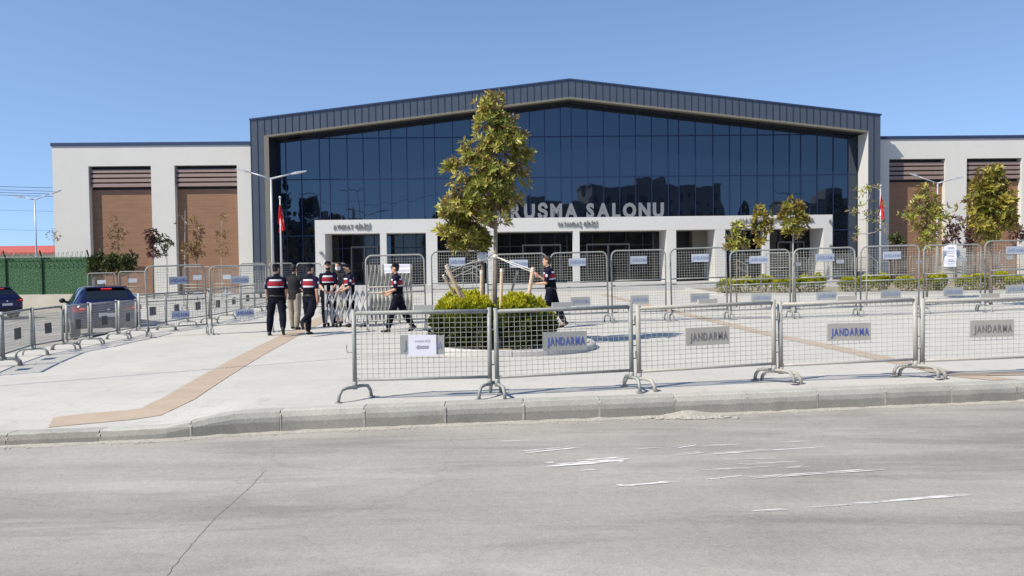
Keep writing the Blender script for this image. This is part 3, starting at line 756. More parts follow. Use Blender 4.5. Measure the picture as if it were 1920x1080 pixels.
def proto_low(steel):
    d = {}
    mb = MB()
    for s_ in (-1, 1): mb.tube([(s_ * LW / 2, 0, .16), (s_ * LW / 2, 0, LH)], .030, 12)
    mb.tube([(-LW / 2, 0, LH - .045), (LW / 2, 0, LH - .045)], .027, 12); mb.tube([(-LW / 2, 0, .26), (LW / 2, 0, .26)], .020, 10)
    d['frame'] = mb.build('frame', steel, smooth=True, mesh_only=True)
    mb = MB(); wire_grid(mb, -LW / 2 + .02, LW / 2 - .02, .27, LH - .06, .074, .066, .0032); d['wire_mesh'] = mb.build('wire_mesh', M_wire, mesh_only=True)
    d['foot'] = foot_mb().build('foot', steel, smooth=True, mesh_only=True)
    hooks = []
    mb = MB(); mb.tube([(-LW / 2 - .03, 0, .62), (-LW / 2 - .09, 0, .62), (-LW / 2 - .10, 0, .64), (-LW / 2 - .10, 0, .72)], .008, 6); hooks.append(mb.build('coupling_hook', steel, mesh_only=True))
    mb = MB(); mb.tube([(LW / 2 + .02, 0, .88), (LW / 2 + .06, 0, .88), (LW / 2 + .065, 0, .90), (LW / 2 + .065, 0, 1.0)], .012, 6); hooks.append(mb.build('coupling_hook', steel, mesh_only=True))
    mb = MB(); mb.tube([(LW / 2 + .02, 0, .42), (LW / 2 + .06, 0, .42), (LW / 2 + .065, 0, .44), (LW / 2 + .065, 0, .52)], .010, 6)
    hooks.append(mb.build('coupling_hook', steel, mesh_only=True)); d['coupling_hook'] = hooks
    return d
def proto_tall(steel):
    d = {}; mb = MB(); mb.tube(rounded_top(TW, TH, .17, .18), .024, 10)
    for z in (.28, 1.02, 1.17): mb.tube([(-TW / 2, 0, z), (TW / 2, 0, z)], .019, 8)
    d['frame'] = mb.build('frame', steel, smooth=True, mesh_only=True)
    mb = MB(); wire_grid(mb, -TW / 2 + .02, TW / 2 - .02, .29, 1.01, .078, .072, .0034); wire_grid(mb, -TW / 2 + .03, TW / 2 - .03, 1.18, TH - .03, .078, .072, .0034)
    d['wire_mesh'] = mb.build('wire_mesh', M_wire, mesh_only=True)
    d['foot'] = foot_mb(.26, .19, .022).build('foot', steel, smooth=True, mesh_only=True)
    return d
P_low = proto_low(M_galv); P_lowc = proto_low(M_cream); P_tall = proto_tall(M_galv); P_tallc = proto_tall(M_cream)
def plate_mesh(w, h, m_, t=.004):
    mb = MB(); mb.box(-w / 2, w / 2, -t, t, -h / 2, h / 2); return mb.build('sign_plate', m_, mesh_only=True)
PL = {'g': plate_mesh(.58, .25, M_plate), 'c': plate_mesh(.58, .25, M_plate2), 'w': plate_mesh(.52, .22, mat('pale_blue_plate', (.46, .50, .56), .5, objrand=.1, var=.05)), 'sq': plate_mesh(.42, .26, mat('dark_square_plate', (.075, .08, .078), .6))}
TX = {'b': text_mesh('JANDARMA', .50, .108, .002, .018, M_blue), 'd': text_mesh('JANDARMA', .50, .108, .002, .018, M_greytxt),
      'p': text_mesh('JANDARMA', .50, .108, .002, .018, mat('faded_blue_lettering', (.22, .27, .44), .5))}
TOPP = MB(); TOPP.box(-.125, .125, -.02, .02, 0, .095); TOPP = TOPP.build('top_plate', M_plate, mesh_only=True)
TOPPC = MB(); TOPPC.box(-.125, .125, -.02, .02, 0, .095); TOPPC = TOPPC.build('top_plate', M_plate2, mesh_only=True)
brn = random.Random(21)
def barrier(kind, p0, p1, label, group, hscale=1.0, lean=0.0, plates=(), steel='g', top=None, foot_yaw=0.0, z=0.0):
    p0, p1 = Vector(p0), Vector(p1); c_ = (p0 + p1) / 2; d = p1 - p0
    P = {('low', 'g'): P_low, ('low', 'c'): P_lowc, ('tall', 'g'): P_tall, ('tall', 'c'): P_tallc}[(kind, steel)]
    Wd = LW if kind == 'low' else TW
    root = empty('crowd_barrier', (c_.x, c_.y, c_.z + z), math.atan2(d.y, d.x), label, 'barrier', group)
    sx = (d.length) / Wd
    root.scale = (sx, 1, hscale); root.rotation_euler[1] = -lean; root.rotation_euler[0] = brn.gauss(0, .012); root.rotation_euler[1] += brn.gauss(0, .005); root.rotation_euler[2] += brn.gauss(0, .008)
    link('frame', P['frame'], root); link('wire_mesh', P['wire_mesh'], root)
    for s_ in (-1, 1):
        f = link('foot', P['foot'], root, (s_ * Wd / 2, 0, 0)); f.rotation_euler[2] = foot_yaw + brn.gauss(0, .12)
    for hk in P.get('coupling_hook', []): link('coupling_hook', hk, root)
    for (pk, tk, x, zc) in plates:
        pl = link('sign_plate', PL[pk], root, (x, -.016 if tk else .0, zc)); pl.rotation_euler[1] = brn.gauss(0, .012)
        if tk: t_ = link('lettering', TX[tk], pl, (.01, -.0075, -.05))
    if top: link('top_plate', TOPP if top == 'g' else TOPPC, root, (brn.uniform(-.03, .03), .03, (LH - .05)))
    return root

# A: front row
A_px = [((666, 750), (919, 743), 'g', 'p'), ((933, 743), (1185, 731), 'g', 'b'), ((1199, 730), (1452, 718), 'c', 'd'), ((1465, 717), (1717, 709), 'c', 'b'), ((1728, 708), (1986, 701), 'c', 'd')]
names_A = ['low mesh barrier with a white arrow paper over its sign, leftmost of the front row',
           'grey low mesh barrier with blue lettering in front of the tree planter',
           'cream low mesh barrier with dark lettering, third of the front row',
           'cream low mesh barrier with blue lettering, second from the right in the front row',
           'cream low mesh barrier of the front row cut off by the right edge']
A_roots = []
for i, (a, b2, st, tk) in enumerate(A_px):
    pa, pb = G(*a), G(*b2)
    A_roots.append(barrier('low', pa, pb, names_A[i], 'low mesh barriers along the front kerb', 1.0, R([.3, .5, .7, .9, 1.0][i]),
        [('g' if i < 2 else 'c', tk, 0.0, .70)], st, 'g' if i < 2 else 'c', foot_yaw=R([-38, 8, 22, 30, 32][i])))
paper = empty('paper_notice', (0, 0, 0), 0, 'white paper notice with a grey arrow taped over the leftmost front barrier sign', 'notice')
paper.matrix_world = A_roots[0].matrix_basis @ Matrix.Translation((0.0, -.030, .69))
mb = MB(); mb.box(-.185, .185, -.001, .001, -.135, .14); mb.build('sheet', M_paper, paper)
mb = MB(); mb.add([(-.09, -.003, -.02), (-.05, -.003, -.055), (-.05, -.003, -.04), (.085, -.003, -.04), (.085, -.003, 0), (-.05, -.003, 0), (-.05, -.003, .015)], [(0, 1, 2, 3, 4, 5, 6)]); mb.build('arrow', M_ink, paper)
link('lettering', text_mesh('VATANDAŞ GİRİŞİ', .21, .028, .0008, .0, M_ink), paper, (0, -.002, .045))

# B: right tall row
B_px = [(690, 799, 621, 618), (812, 908, 614, 612), (917, 1028, 611, 609), (1036, 1141, 607, 605), (1148, 1249, 604, 602), (1260, 1364, 601, 599), (1371, 1482, 599, 597), (1492, 1606, 596, 593), (1614, 1722, 592, 590), (1731, 1838, 588, 585), (1847, 1958, 584, 581)]
tops_B = [477, 470, 475, 472, 468, 464, 468, 464, 460, 458, 450]
lab_B = ['tall mesh barrier directly behind the walking gendarme in profile, left of the planter', 'tall mesh barrier behind the staked trees, left half hidden by the yellow shrubs',
         'tall mesh barrier just right of the main tree trunk behind the gendarme with raised hand', 'tall mesh barrier right behind the gendarme walking left by the planter',
         'tall mesh barrier under the letters SALONU, fifth from the left of its row', 'tall mesh barrier in front of the open recess at the right of the entrance',
         'tall mesh barrier in front of the two small trees at the right of the portico', 'tall mesh barrier at the right end of the white portico',
         'tall mesh barrier in front of the right flagpole', 'tall mesh barrier with a long white paper notice hanging on it', 'tall mesh barrier cut by the right edge, in front of the large yellow green tree']
B_roots = []
for i, ((u0, u1, v0, v1), tv) in enumerate(zip(B_px, tops_B)):
    pa, pb = G(u0, v0), G(u1, v1); c_ = (pa + pb) / 2; hh = Yp((u0 + u1) / 2, tv, c_.y).z
    B_roots.append(barrier('tall', pa, pb, lab_B[i], 'tall mesh barriers across the plaza', (hh) / (TH + .02), R(.8), [] if i == 0 else [('w', 'p', .0 + .05 * (i % 3 - 1), 1.73), ('g', 'p', .02, .62)], 'c' if i == 0 else 'g'))
def notice(u, v0, v1, w, y, label, lines=6):
    a, b2 = Yp(u, v0, y), Yp(u, v1, y); h = a.z - b2.z
    t_ = empty('paper_notice', (a.x, y, b2.z), 0, label, 'notice')
    mb = MB(); N = 10; vs = []
    for i in range(N + 1):
        z = h * i / N; yy_ = .012 * h * math.sin(i * 1.3); vs += [(-w / 2, yy_, z), (w / 2, yy_ + .008 * h * math.sin(i), z)]
    fs = [(2 * i, 2 * i + 1, 2 * i + 3, 2 * i + 2) for i in range(N)]
    k = len(vs); vs += [(x, y_ + .003, z) for x, y_, z in vs]; fs += [tuple(j + k for j in reversed(f)) for f in fs]
    mb.add(vs, fs); mb.build('sheet', M_paper, t_)
    mb = MB(); r_ = random.Random(int(u))
    for i in range(lines):
        z = h * (.12 + .76 * i / max(1, lines - 1)); yy_ = -.022; wd = w * r_.uniform(.22, .36); mb.box(-wd, wd, yy_ - .001, yy_, z - .012, z + .012)
    mb.build('printed_lines', M_ink, t_)
notice(1782, 459, 500, .38, B_roots[9].location.y - .12, 'long white paper notice hanging on a tall barrier at the right', 5)
notice(731, 495, 512, .30, B_roots[0].location.y - .16, 'white paper taped to the tall barrier beside the walking gendarme\'s face', 0)
notice(757, 495, 512, .32, B_roots[0].location.y - .16, 'white paper taped to the tall barrier behind the walking gendarme\'s neck', 0)

# C: left low row receding
tops_C = [592, 580, 574, 569, 565, 562]
lab_C = ['low mesh barrier with a dark square plate cut by the left edge of the photo', 'low mesh barrier with a dark square plate, first whole one from the left edge', 'low mesh barrier with a dark square plate just left of the parked dark car',
         'low mesh barrier in front of the left tail lamp of the nearer car', 'low mesh barrier in front of the number plate of the nearer car', 'low mesh barrier in front of the right tail lamp of the nearer car']
lerpz = lambda a, b2, t_: a + (b2 - a) * t_
for i in range(6):
    a, b2 = L1[i], L1[i + 1]; d = (b2 - a).normalized(); a2 = a + d * .06; b3 = b2 - d * .06
    um = [-20, 33, 92, 146, 196, 240][i]
    hh = Yp(um, tops_C[i], ((a + b2) / 2).y).z
    barrier('low', a2, b3, lab_C[i], 'low mesh barriers along the left lane', hh / LH, 0, [('sq', None, .0, .62)], 'g', foot_yaw=R(0))
# C2: tall pair in front on the left
for i, (u0, v0, u1, v1, tv, lb) in enumerate([(279, 633, 389, 627, 498, 'tall mesh barrier with two blue lettered signs standing right of the nearer car'), (398, 627, 510, 622, 498, 'tall mesh barrier with two lettered signs just left of the group of gendarmes')]):
    pa, pb = G(u0, v0), G(u1, v1); hh = Yp((u0 + u1) / 2, tv, ((pa + pb) / 2).y).z
    barrier('tall', pa, pb, lb, 'tall mesh barriers left of the gendarmes', hh / TH, R(1.2), [('w', 'b' if i == 0 else 'p', .06 if i == 0 else -.02, 1.58), ('w', 'b' if i == 0 else 'b', .08, .60)], 'g')
# C3: curving low row behind
c3 = [(262, 626), (312, 619), (352, 612), (392, 606), (425, 599), (452, 592), (478, 584), (500, 577)]
for i in range(7):
    barrier('low', G(*c3[i]), G(*c3[i + 1]), ['first low barrier of the curving row, behind the left tall barrier', 'second low barrier of the curving row seen through the left tall barrier', 'third low barrier of the curving row seen through the left tall barrier',
            'fourth low barrier of the curving row, behind the gap between the two tall barriers', 'fifth low barrier of the curving row seen through the right of the two tall barriers', 'sixth low barrier of the curving row, seen low through the second tall barrier', 'last low barrier of the curving row, beside the leftmost gendarme'][i], 'low barriers of the curving row behind the tall pair', .9, 0, [('sq', None, .0, .62)], 'g')
# D: back left tall, by the green fence
for i, (u0, u1, tv, bv) in enumerate([(166, 218, 512, 579), (224, 276, 509, 577), (345, 398, 505, 580), (402, 452, 505, 577)]):
    pa, pb = G(u0, bv, -.1 if i < 2 else 0), G(u1, bv - 1, -.1 if i < 2 else 0); hh = Yp((u0 + u1) / 2, tv, ((pa + pb) / 2).y).z
    barrier('tall', pa, pb, ['distant tall barrier touching the right end of the green fence', 'distant tall barrier just behind the roof of the nearer dark car', 'distant tall barrier seen through the left tall barrier below the bare sapling', 'distant tall barrier seen through the second tall barrier from the car'][i], 'distant tall barriers near the left wing', (hh + .1) / TH, 0, [('w', None, .0, 1.5), ('w', None, .0, .7)], 'c')
# E: row behind the gendarmes
E_px = [(452, 500), (506, 552), (557, 603), (607, 650)]
for i, (u0, u1) in enumerate(E_px):
    pa, pb = G(u0, 590), G(u1, 588); hh = Yp((u0 + u1) / 2, 494, ((pa + pb) / 2).y).z
    barrier('tall', pa, pb, ['distant tall barrier directly left of the leftmost gendarme\'s head', 'distant tall barrier behind the man in the black shirt', 'distant tall barrier behind the gendarme in mid stride', 'distant tall barrier behind the bearded gendarme at the gate'][i], 'tall barriers behind the group at the gate', hh / TH, 0, [], 'c')
# F: distant rows at right
F_px = [(1386, 1430, 476, 540), (1436, 1478, 474, 541), (1482, 1512, 484, 541), (1516, 1546, 484, 540), (1552, 1598, 478, 539), (1605, 1645, 482, 538), (1652, 1672, 476, 537), (1675, 1700, 480, 537), (1706, 1741, 480, 536), (1748, 1780, 478, 536), (1788, 1826, 474, 535), (1834, 1868, 472, 534), (1874, 1912, 470, 533)]
ord_ = ['first', 'second', 'third', 'fourth', 'fifth', 'sixth', 'seventh', 'eighth', 'ninth', 'tenth', 'eleventh', 'twelfth', 'thirteenth']
for i, (u0, u1, tv, bv) in enumerate(F_px):
    pa, pb = G(u0, bv), G(u1, bv - 1); pb.y += [1.2, -1.5, 0, 0, 0, .8, 1.5, 0, 0, -.8, 0, 0, 0][i]; hh = Yp((u0 + u1) / 2, tv, ((pa + pb) / 2).y).z
    barrier('tall', pa, pb, '%s distant barrier from the left in the far row behind the long hedge' % ord_[i], 'distant barriers in front of the right wing', max(.7, hh / TH), 0, [('w', None, .0, 1.6)] if i % 2 == 0 else [], 'g')
for i in range(7):
    u0 = 1500 + i * 62; pa, pb = G(u0, 533), G(u0 + 56, 532.5)
    barrier('tall', pa, pb, '%s barrier from the left in the farthest line before the right wing steps' % ord_[i], 'farthest line of barriers', .92, 0, [], 'g')

# white handrails at the entrance
def rail(name, pts, label, y):
    t_ = empty(name, (0, 0, 0), 0, label, 'handrail', 'white handrails before the entrance')
    P = [Yp(u, v, y) for u, v in pts]
    t_.location = (P[0].x, y, 0); P = [p - t_.location for p in P]
    mb = MB(); mb.tube(P, .025, 6); mb.tube([p - Vector((0, 0, .35)) for p in P], .02, 6); mb.build('rail', M_galv, t_)
    mb = MB()
    for p in P: mb.tube([p, (p.x, p.y, 0)], .022, 6)
    mb.build('post', M_galv, t_)
rail('handrail', [(845, 510), (893, 487), (930, 470)], 'white sloping handrail seen left of the main trunk behind the shrubs', 42)
rail('handrail', [(868, 502), (886, 498), (903, 510)], 'short white handrail low behind the leaning stakes', 40)
rail('handrail', [(1382, 488), (1401, 497)], 'short white handrail behind the seventh tall barrier', 41)
rail('handrail', [(1628, 477), (1645, 491), (1668, 491)], 'bent white handrail near the right flagpole', 43)

# ================================================================== FOLDING GATE
def folding_gate(u0, u1, v0, v1, label, n_bars, hh, steel, name='folding_gate'):
    a, b2 = G(u0, v0), G(u1, v1); d = b2 - a; L = d.length
    root = empty(name, a, math.atan2(d.y, d.x), label, 'gate')
    mb = MB(); lat = MB()
    step = L / (n_bars - 1)
    ups = []
    for i in range(n_bars):
        x = i * step; u_ = MB(); u_.box(x - .032, x + .032, -.015, .015, .10, hh); u_.build('upright', steel, root)
    for lvl in (0, 1):
        z0 = .16 + lvl * (hh - .3) / 2; z1 = z0 + (hh - .3) / 2
        for i in range(n_bars - 1):
            x = i * step
            lat.tube([(x, -.03, z0), (x + step, -.03, z1)], .021, 5); lat.tube([(x, .03, z1), (x + step, .03, z0)], .021, 5)
    lat.build('lattice', steel, root)
    for i in range(0, n_bars, 2):
        x = i * step
        for y in (-.16, .16):
            w_ = MB(); w_.tube([(x - .02, y, .055), (x + .02, y, .055)], .055, 12); w_.build('wheel', M_tyre, root)
    ax = MB()
    for i in range(0, n_bars, 2): ax.box(i * step - .012, i * step + .012, -.16, .16, .08, .11)
    ax.build('wheel_bracket', M_galv, root)
    return root
folding_gate(612, 692, 613, 613, 'grey expanding lattice gate on black wheels between the standing and walking gendarmes', 8, 1.16, mat('light_grey_gate_steel', (.46, .47, .48), .45, 0, .1))
folding_gate(690, 772, 608, 606, 'tightly folded tall slatted gate behind the barrier left of the walking gendarme', 12, 1.72, M_cream)

# ================================================================== TREES AND SHRUBS
def leaf(mb, p, d, n_, L, w, tint, fold=0.25):
    d = d.normalized(); s_ = d.cross(n_)
    if s_.length < 1e-4: s_ = d.orthogonal()
    s_.normalize(); n2 = s_.cross(d)
    b_ = p + d * L * .42 - n2 * w * fold
    t_ = p + d * L - n2 * L * .10
    l_ = p + d * L * .42 + s_ * w * .5; r_ = p + d * L * .42 - s_ * w * .5
    m1 = p + d * L * .78 + s_ * w * .30 - n2 * L * .02; m2 = p + d * L * .78 - s_ * w * .30 - n2 * L * .02
    mb.add([p, r_, m2, t_, m1, l_, b_], [(6, 1, 0), (6, 3, 2, 1), (5, 4, 3, 6), (5, 6, 0)], 0, tint)
def rdir(r_):
    z = r_.uniform(-1, 1); a = r_.uniform(0, 2 * math.pi); q = math.sqrt(1 - z * z); return Vector((q * math.cos(a), q * math.sin(a), z))
def tree(name, base, trunk, blobs, n_whorls, L, lm, bark, label, group=None, seed=1, per=6, cat='tree', shell=.55, tr=.035, mid=0.5, branch_r=.012, gaps=False):
    """trunk: list of points (world), blobs: (centre, (rx,ry,rz), weight)"""
    r_ = random.Random(seed); root = empty(name, base, 0, label, cat, group); B = Vector(base)
    mb = MB(); k = len(trunk)
    mb.tube([Vector(p) - B for p in trunk], [tr * (1 - .75 * i / (k - 1)) for i in range(k)], 9)
    tb = mb.build('trunk', bark, root, smooth=True)
    bb = MB(); cm = MB(); nb = 0
    tot = sum(b_[2] for b_ in blobs)
    for c_, rad, wgt in blobs:
        c_ = Vector(c_); rad = Vector(rad)
        nw = int(n_whorls * wgt / tot)
        # limbs towards this part of the crown
        src = min((Vector(p) for p in trunk[1:]), key=lambda p: (p - c_).length + max(0, p.z - c_.z) * 1.5)
        for q in range(max(1, nw // 22)):
            e = c_ + Vector((r_.uniform(-.7, .7) * rad.x, r_.uniform(-.7, .7) * rad.y, r_.uniform(-.6, .6) * rad.z)); mdp = src.lerp(e, .5) + Vector((0, 0, -.06 * (e - src).length)) + rdir(r_) * .04
            bb.tube([src - B, mdp - B, e - B], [branch_r, branch_r * .7, branch_r * .3], 5)
        for q in range(nw):
            o = rdir(r_); rr = (shell + (1 - shell) * r_.random()) if r_.random() < .75 else r_.random() ** .5 * .8
            rr *= 1 + .38 * noise.noise(o * 1.9 + c_ * 1.3)
            p = c_ + Vector((o.x * rad.x, o.y * rad.y, o.z * rad.z)) * rr
            if gaps and noise.noise(p * 3.0) < -.15: continue
            out = (Vector((o.x, o.y, o.z * .6 + .45))).normalized()
            base_t = min(1, max(0, mid + noise.noise(p * 2.3) * .55 + r_.gauss(0, .08)))
            t1 = out.orthogonal().normalized(); t2 = out.cross(t1)
            a0 = r_.uniform(0, 6.28)
            for j in range(per):
                a = a0 + j * 2 * math.pi / per * 1.02 + r_.gauss(0, .15)
                sp = r_.uniform(.45, 1.25); dd = (out * .62 + (t1 * math.cos(a) + t2 * math.sin(a)) * sp).normalized()
                tt = min(1, max(0, base_t + r_.gauss(0, .14) + (.3 if r_.random() < .05 else 0)))
                ls = L * r_.uniform(.5, 1.25); leaf(cm, p - B + dd * .01, dd, (out + rdir(r_) * .6), ls, ls * .40 * r_.uniform(.8, 1.15), tt)
    if bb.v: bb.build('branch', bark, root, smooth=True)['kind'] = 'stuff'
    cm.build('crown', lm, root)
    return root
def pb(u, v, rx, ry, y, w=None, ydepth=None, dy=0.0):
    c_ = Yp(u, v, y); s_ = FPX / y
    return ((c_.x, y + dy, c_.z), (rx / s_, (ydepth if ydepth else rx / s_), ry / s_), w if w else rx * ry / 1000.0)

# ---- main planter: ring kerb, soil, shrubs, two magnolias
PC = Vector((-0.02, 16.35, 0)); PR = 1.72
mb = MB(); N = 64
for i in range(N):
    a0, a1 = 2 * math.pi * i / N + (.008 if i % 6 == 0 else 0), 2 * math.pi * (i + 1) / N
    vs = []
    for a in (a0, a1):
        for r__, z in ((PR, 0), (PR, .10), (PR - .03, .125), (PR - .13, .125), (PR - .13, 0.02)): vs.append((r__ * math.cos(a), r__ * math.sin(a) * .96, z))
    mb.add(vs, [(j, j + 5, j + 6, j + 1) for j in range(4)] + [(0, 1, 2, 3, 4), (9, 8, 7, 6, 5)])
pl = empty('round_planter', PC, 0, 'round kerbed planter bed with staked trees and yellow green shrubs behind the front barriers', 'planter')
mb.build('kerb_ring', M_step, pl)
mb = MB(); vs = [(0, 0, .12)]; fs = []
for k in range(1, 7):
    for i in range(N):
        a = 2 * math.pi * i / N; r__ = (PR - .131) * k / 6; vs.append((r__ * math.cos(a), r__ * math.sin(a) * .96, .08 + .05 * (1 - k / 6) + .015 * noise.noise(Vector((r__ * math.cos(a) * 4, r__ * math.sin(a) * 4, 0)))))
for i in range(N): fs.append((0, 1 + i, 1 + (i + 1) % N))
for k in range(5):
    for i in range(N): a = 1 + k * N + i; b2 = 1 + k * N + (i + 1) % N; fs.append((a, a + N, b2 + N, b2))
mb.add(vs, fs); mb.build('soil', M_soil, pl, smooth=True)

def shrub(name, c_, r_xy, h, n_, lm, label, group, seed, L=.09, mid=.5, cat='shrub', grad=.95):
    """dense clipped conifer-like shrub: fans of small upright sprays, yellow tips on top"""
    r_ = random.Random(seed); root = empty(name, c_, 0, label, cat, group)
    mb = MB(); bb = MB()
    for q in range(7):
        a = r_.uniform(0, 6.28); e = Vector((math.cos(a) * r_xy * .55, math.sin(a) * r_xy * .55, h * .7)); bb.tube([(0, 0, -.02), e * .5, e], [.014, .009, .004], 5)
    bb.build('stem', M_bark, root)
    for q in range(n_):
        o = rdir(r_); o.z = abs(o.z) if r_.random() < .62 else o.z
        lump = 1 + .36 * noise.noise(Vector((o.x * 2.6 + seed, o.y * 2.6, o.z * 2.6))) + .08 * noise.noise(Vector((o.x * 7 + seed, o.y * 7, o.z * 7)))
        rr = (.72 + .28 * r_.random()) * lump
        p = Vector((o.x * r_xy * rr, o.y * r_xy * rr, h * .46 + o.z * h * .52 * rr))
        if p.z < .02: continue
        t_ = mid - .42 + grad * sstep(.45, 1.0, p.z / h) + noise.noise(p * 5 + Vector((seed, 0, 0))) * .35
        out = (o + Vector((0, 0, .9))).normalized()
        for j in range(5):
            dd = (out + rdir(r_) * .55).normalized(); tt = min(1, max(0, t_ + r_.gauss(0, .12)))
            leaf(mb, p, dd, rdir(r_), L * r_.uniform(.6, 1.2), L * .38, tt, .1)
    mb.build('foliage', lm, root)
    return root
SG = 'yellow green shrubs in the round planter'
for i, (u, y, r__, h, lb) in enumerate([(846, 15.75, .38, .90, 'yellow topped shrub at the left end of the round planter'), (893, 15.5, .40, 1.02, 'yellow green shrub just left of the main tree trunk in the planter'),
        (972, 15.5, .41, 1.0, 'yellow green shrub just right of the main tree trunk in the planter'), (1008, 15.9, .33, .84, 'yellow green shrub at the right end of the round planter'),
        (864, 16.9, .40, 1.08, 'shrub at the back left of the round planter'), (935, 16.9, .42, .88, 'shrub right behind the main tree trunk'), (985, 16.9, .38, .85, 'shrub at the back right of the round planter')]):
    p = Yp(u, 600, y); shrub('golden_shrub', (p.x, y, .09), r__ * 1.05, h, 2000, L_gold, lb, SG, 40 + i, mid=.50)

TA = 16.35
def tp(u, v, y): p = Yp(u, v, y); return (p.x, y, p.z)
bA = Yp(926, 620, TA)
tree('magnolia_tree', (bA.x, TA, .1), [(bA.x, TA, .1), tp(927, 560, TA), tp(929, 500, TA), tp(929, 430, TA), tp(930, 360, TA), tp(928, 290, TA), tp(922, 215, TA)],
     [pb(922, 198, 26, 24, TA), pb(922, 232, 42, 28, TA), pb(938, 265, 50, 30, TA), pb(905, 285, 44, 30, TA), pb(965, 262, 26, 22, TA), pb(912, 318, 58, 30, TA), pb(845, 312, 16, 10, TA, .22), pb(979, 300, 20, 26, TA, .55),
      pb(955, 335, 38, 26, TA), pb(905, 350, 62, 30, TA), pb(880, 380, 52, 26, TA), pb(945, 372, 36, 24, TA), pb(928, 402, 34, 18, TA, .5)],
     1350, .145, L_mag, M_barkt, 'tallest staked magnolia tree with thick olive leaves, in front of the glass facade', seed=3, per=7, tr=.062, mid=.52, gaps=True)
TBy = 16.9
bB = Yp(906, 610, TBy)
tree('magnolia_tree', (bB.x, TBy, .1), [(bB.x, TBy, .1), tp(906, 545, TBy), tp(905, 490, TBy), tp(902, 440, TBy), tp(890, 405, TBy), tp(878, 380, TBy)],
     [pb(858, 400, 36, 24, TBy), pb(895, 395, 34, 22, TBy), pb(845, 436, 28, 22, TBy), pb(880, 440, 34, 26, TBy), pb(908, 455, 14, 16, TBy, .25), pb(862, 455, 26, 14, TBy, .4)],
     520, .145, L_mag, M_bark, 'shorter magnolia with a darker trunk just left of the tallest tree in the planter', seed=8, per=7, tr=.05, mid=.47, gaps=True)
def stake(u0, v0, u1, v1, y0, y1, label, r__=.032, group='wooden stakes around the planter trees', zb=.05):
    a, b2 = Yp(u0, v0, y0), Yp(u1, v1, y1); d = b2 - a
    if a.z > zb: t_ = (zb - a.z) / d.z; a = a + d * t_
    root = empty('wooden_stake', a, 0, label, 'stake', group); mb = MB(); mb.tube([(0, 0, 0), b2 - a], r__, 8); mb.build('post', M_wood, root)
    rb = MB(); e = (b2 - a); rb.tube([e * .955, e * .985], r__ * 1.12, 8); rb.build('rope_band', M_rope, root)
    return b2
s1 = stake(872, 575, 837, 497, 15.9, 15.7, 'thickest leaning wooden stake at the left of the planter, tilted left', .04)
stake(856, 560, 831, 516, 15.9, 15.7, 'thin wooden stake leaning left at the far left of the planter', .028)
stake(862, 545, 836, 507, 16.5, 16.4, 'wooden stake between the two other left leaning stakes', .026)
stake(902, 560, 903, 506, 15.5, 15.5, 'upright wooden stake against the darker second trunk', .03)
stake(939, 580, 941, 503, 15.6, 15.6, 'upright wooden stake just right of the main trunk', .032)
stake(954, 565, 970, 508, 16.6, 16.6, 'thin wooden stake leaning right behind the planter shrubs', .024)
s2 = stake(984, 600, 1000, 501, 15.6, 15.5, 'wooden stake tied with rope in front of the gendarme with raised hand', .038)
knot = Vector(tp(929, 481, TA))
mb = MB(); mb.tube([knot, knot.lerp(s2, .5) - Vector((0, 0, .03)), s2 - Vector((0, 0, .06))], .009, 5); mb.tube([knot, knot.lerp(s2, .5) - Vector((0, 0, .07)), s2 - Vector((0, 0, .10))], .009, 5)
tag(mb.build('guy_rope', M_rope), 'pale rope from the main trunk down to the right hand stake', 'rope')
mb = MB(); mb.tube([knot, knot.lerp(s1, .5) - Vector((0, 0, .05)), s1 - Vector((0, 0, .08))], .009, 5); mb.tube([knot + Vector((0, 0, .03)), Vector(tp(905, 488, TBy))], .012, 5)
tag(mb.build('guy_rope', M_rope), 'pale rope from the main trunk to the left leaning stake', 'rope')
mb = MB(); mb.tube([knot - Vector((0, 0, .05)), knot + Vector((0, 0, .04))], .055, 10); tag(mb.build('rope_wrap', M_rope, smooth=True), 'pale rope wrapped around the main trunk', 'rope')
mb = MB(); q = Vector(tp(904, 482, TBy)); mb.tube([q - Vector((.0, .0, .10)), q + Vector((0, 0, .10))], .10, 8)
tag(mb.build('trunk_wrap', M_white, smooth=True), 'white cloth wrapped around the darker second trunk', 'wrap')

# ---- long bed at the right
by0, by1 = G(1330, 556).y, G(1330, 541).y
bx0, bx1 = G(1335, 552).x, 30
mb = MB(); mb.box(bx0, bx1, by0 - .05, by0 + .1, 0, .13); mb.box(bx0, bx0 + .15, by0 + .1, by1 + 6, 0, .13); mb.box(bx0 + .15, bx1, by1 + 6 - .15, by1 + 6, 0, .13)
lb_ = empty('long_planter', (0, 0, 0), 0, 'long kerbed planting bed across the right of the plaza', 'planter'); mb.build('kerb_ring', M_step, lb_)
mb = MB(); mb.box(bx0 + .15, bx1, by0 + .1, by1 + 5.85, 0, .09); mb.build('soil', M_soil, lb_)
hed = [(1365, 531, 26), (1398, 528, 24), (1435, 530, 24), (1472, 528, 26), (1508, 533, 20), (1535, 534, 16), (1590, 533, 22), (1622, 533, 22), (1655, 533, 16), (1700, 533, 24), (1745, 533, 22), (1762, 534, 14), (1812, 533, 20), (1838, 533, 22), (1878, 533, 20), (1905, 533, 22)]
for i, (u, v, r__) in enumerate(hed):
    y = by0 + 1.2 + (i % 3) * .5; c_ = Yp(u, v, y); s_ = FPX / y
    shrub('golden_shrub', (c_.x, y, .08), r__ / s_ * .78, .70 + .16 * (i * 7 % 3) / 2, 560, L_gold, '%s clipped yellow green shrub from the left in the long bed' % (ord_ + ['fourteenth', 'fifteenth', 'sixteenth'])[i], 'clipped shrubs in the long bed', 80 + i, L=.105, mid=.98, grad=.35)

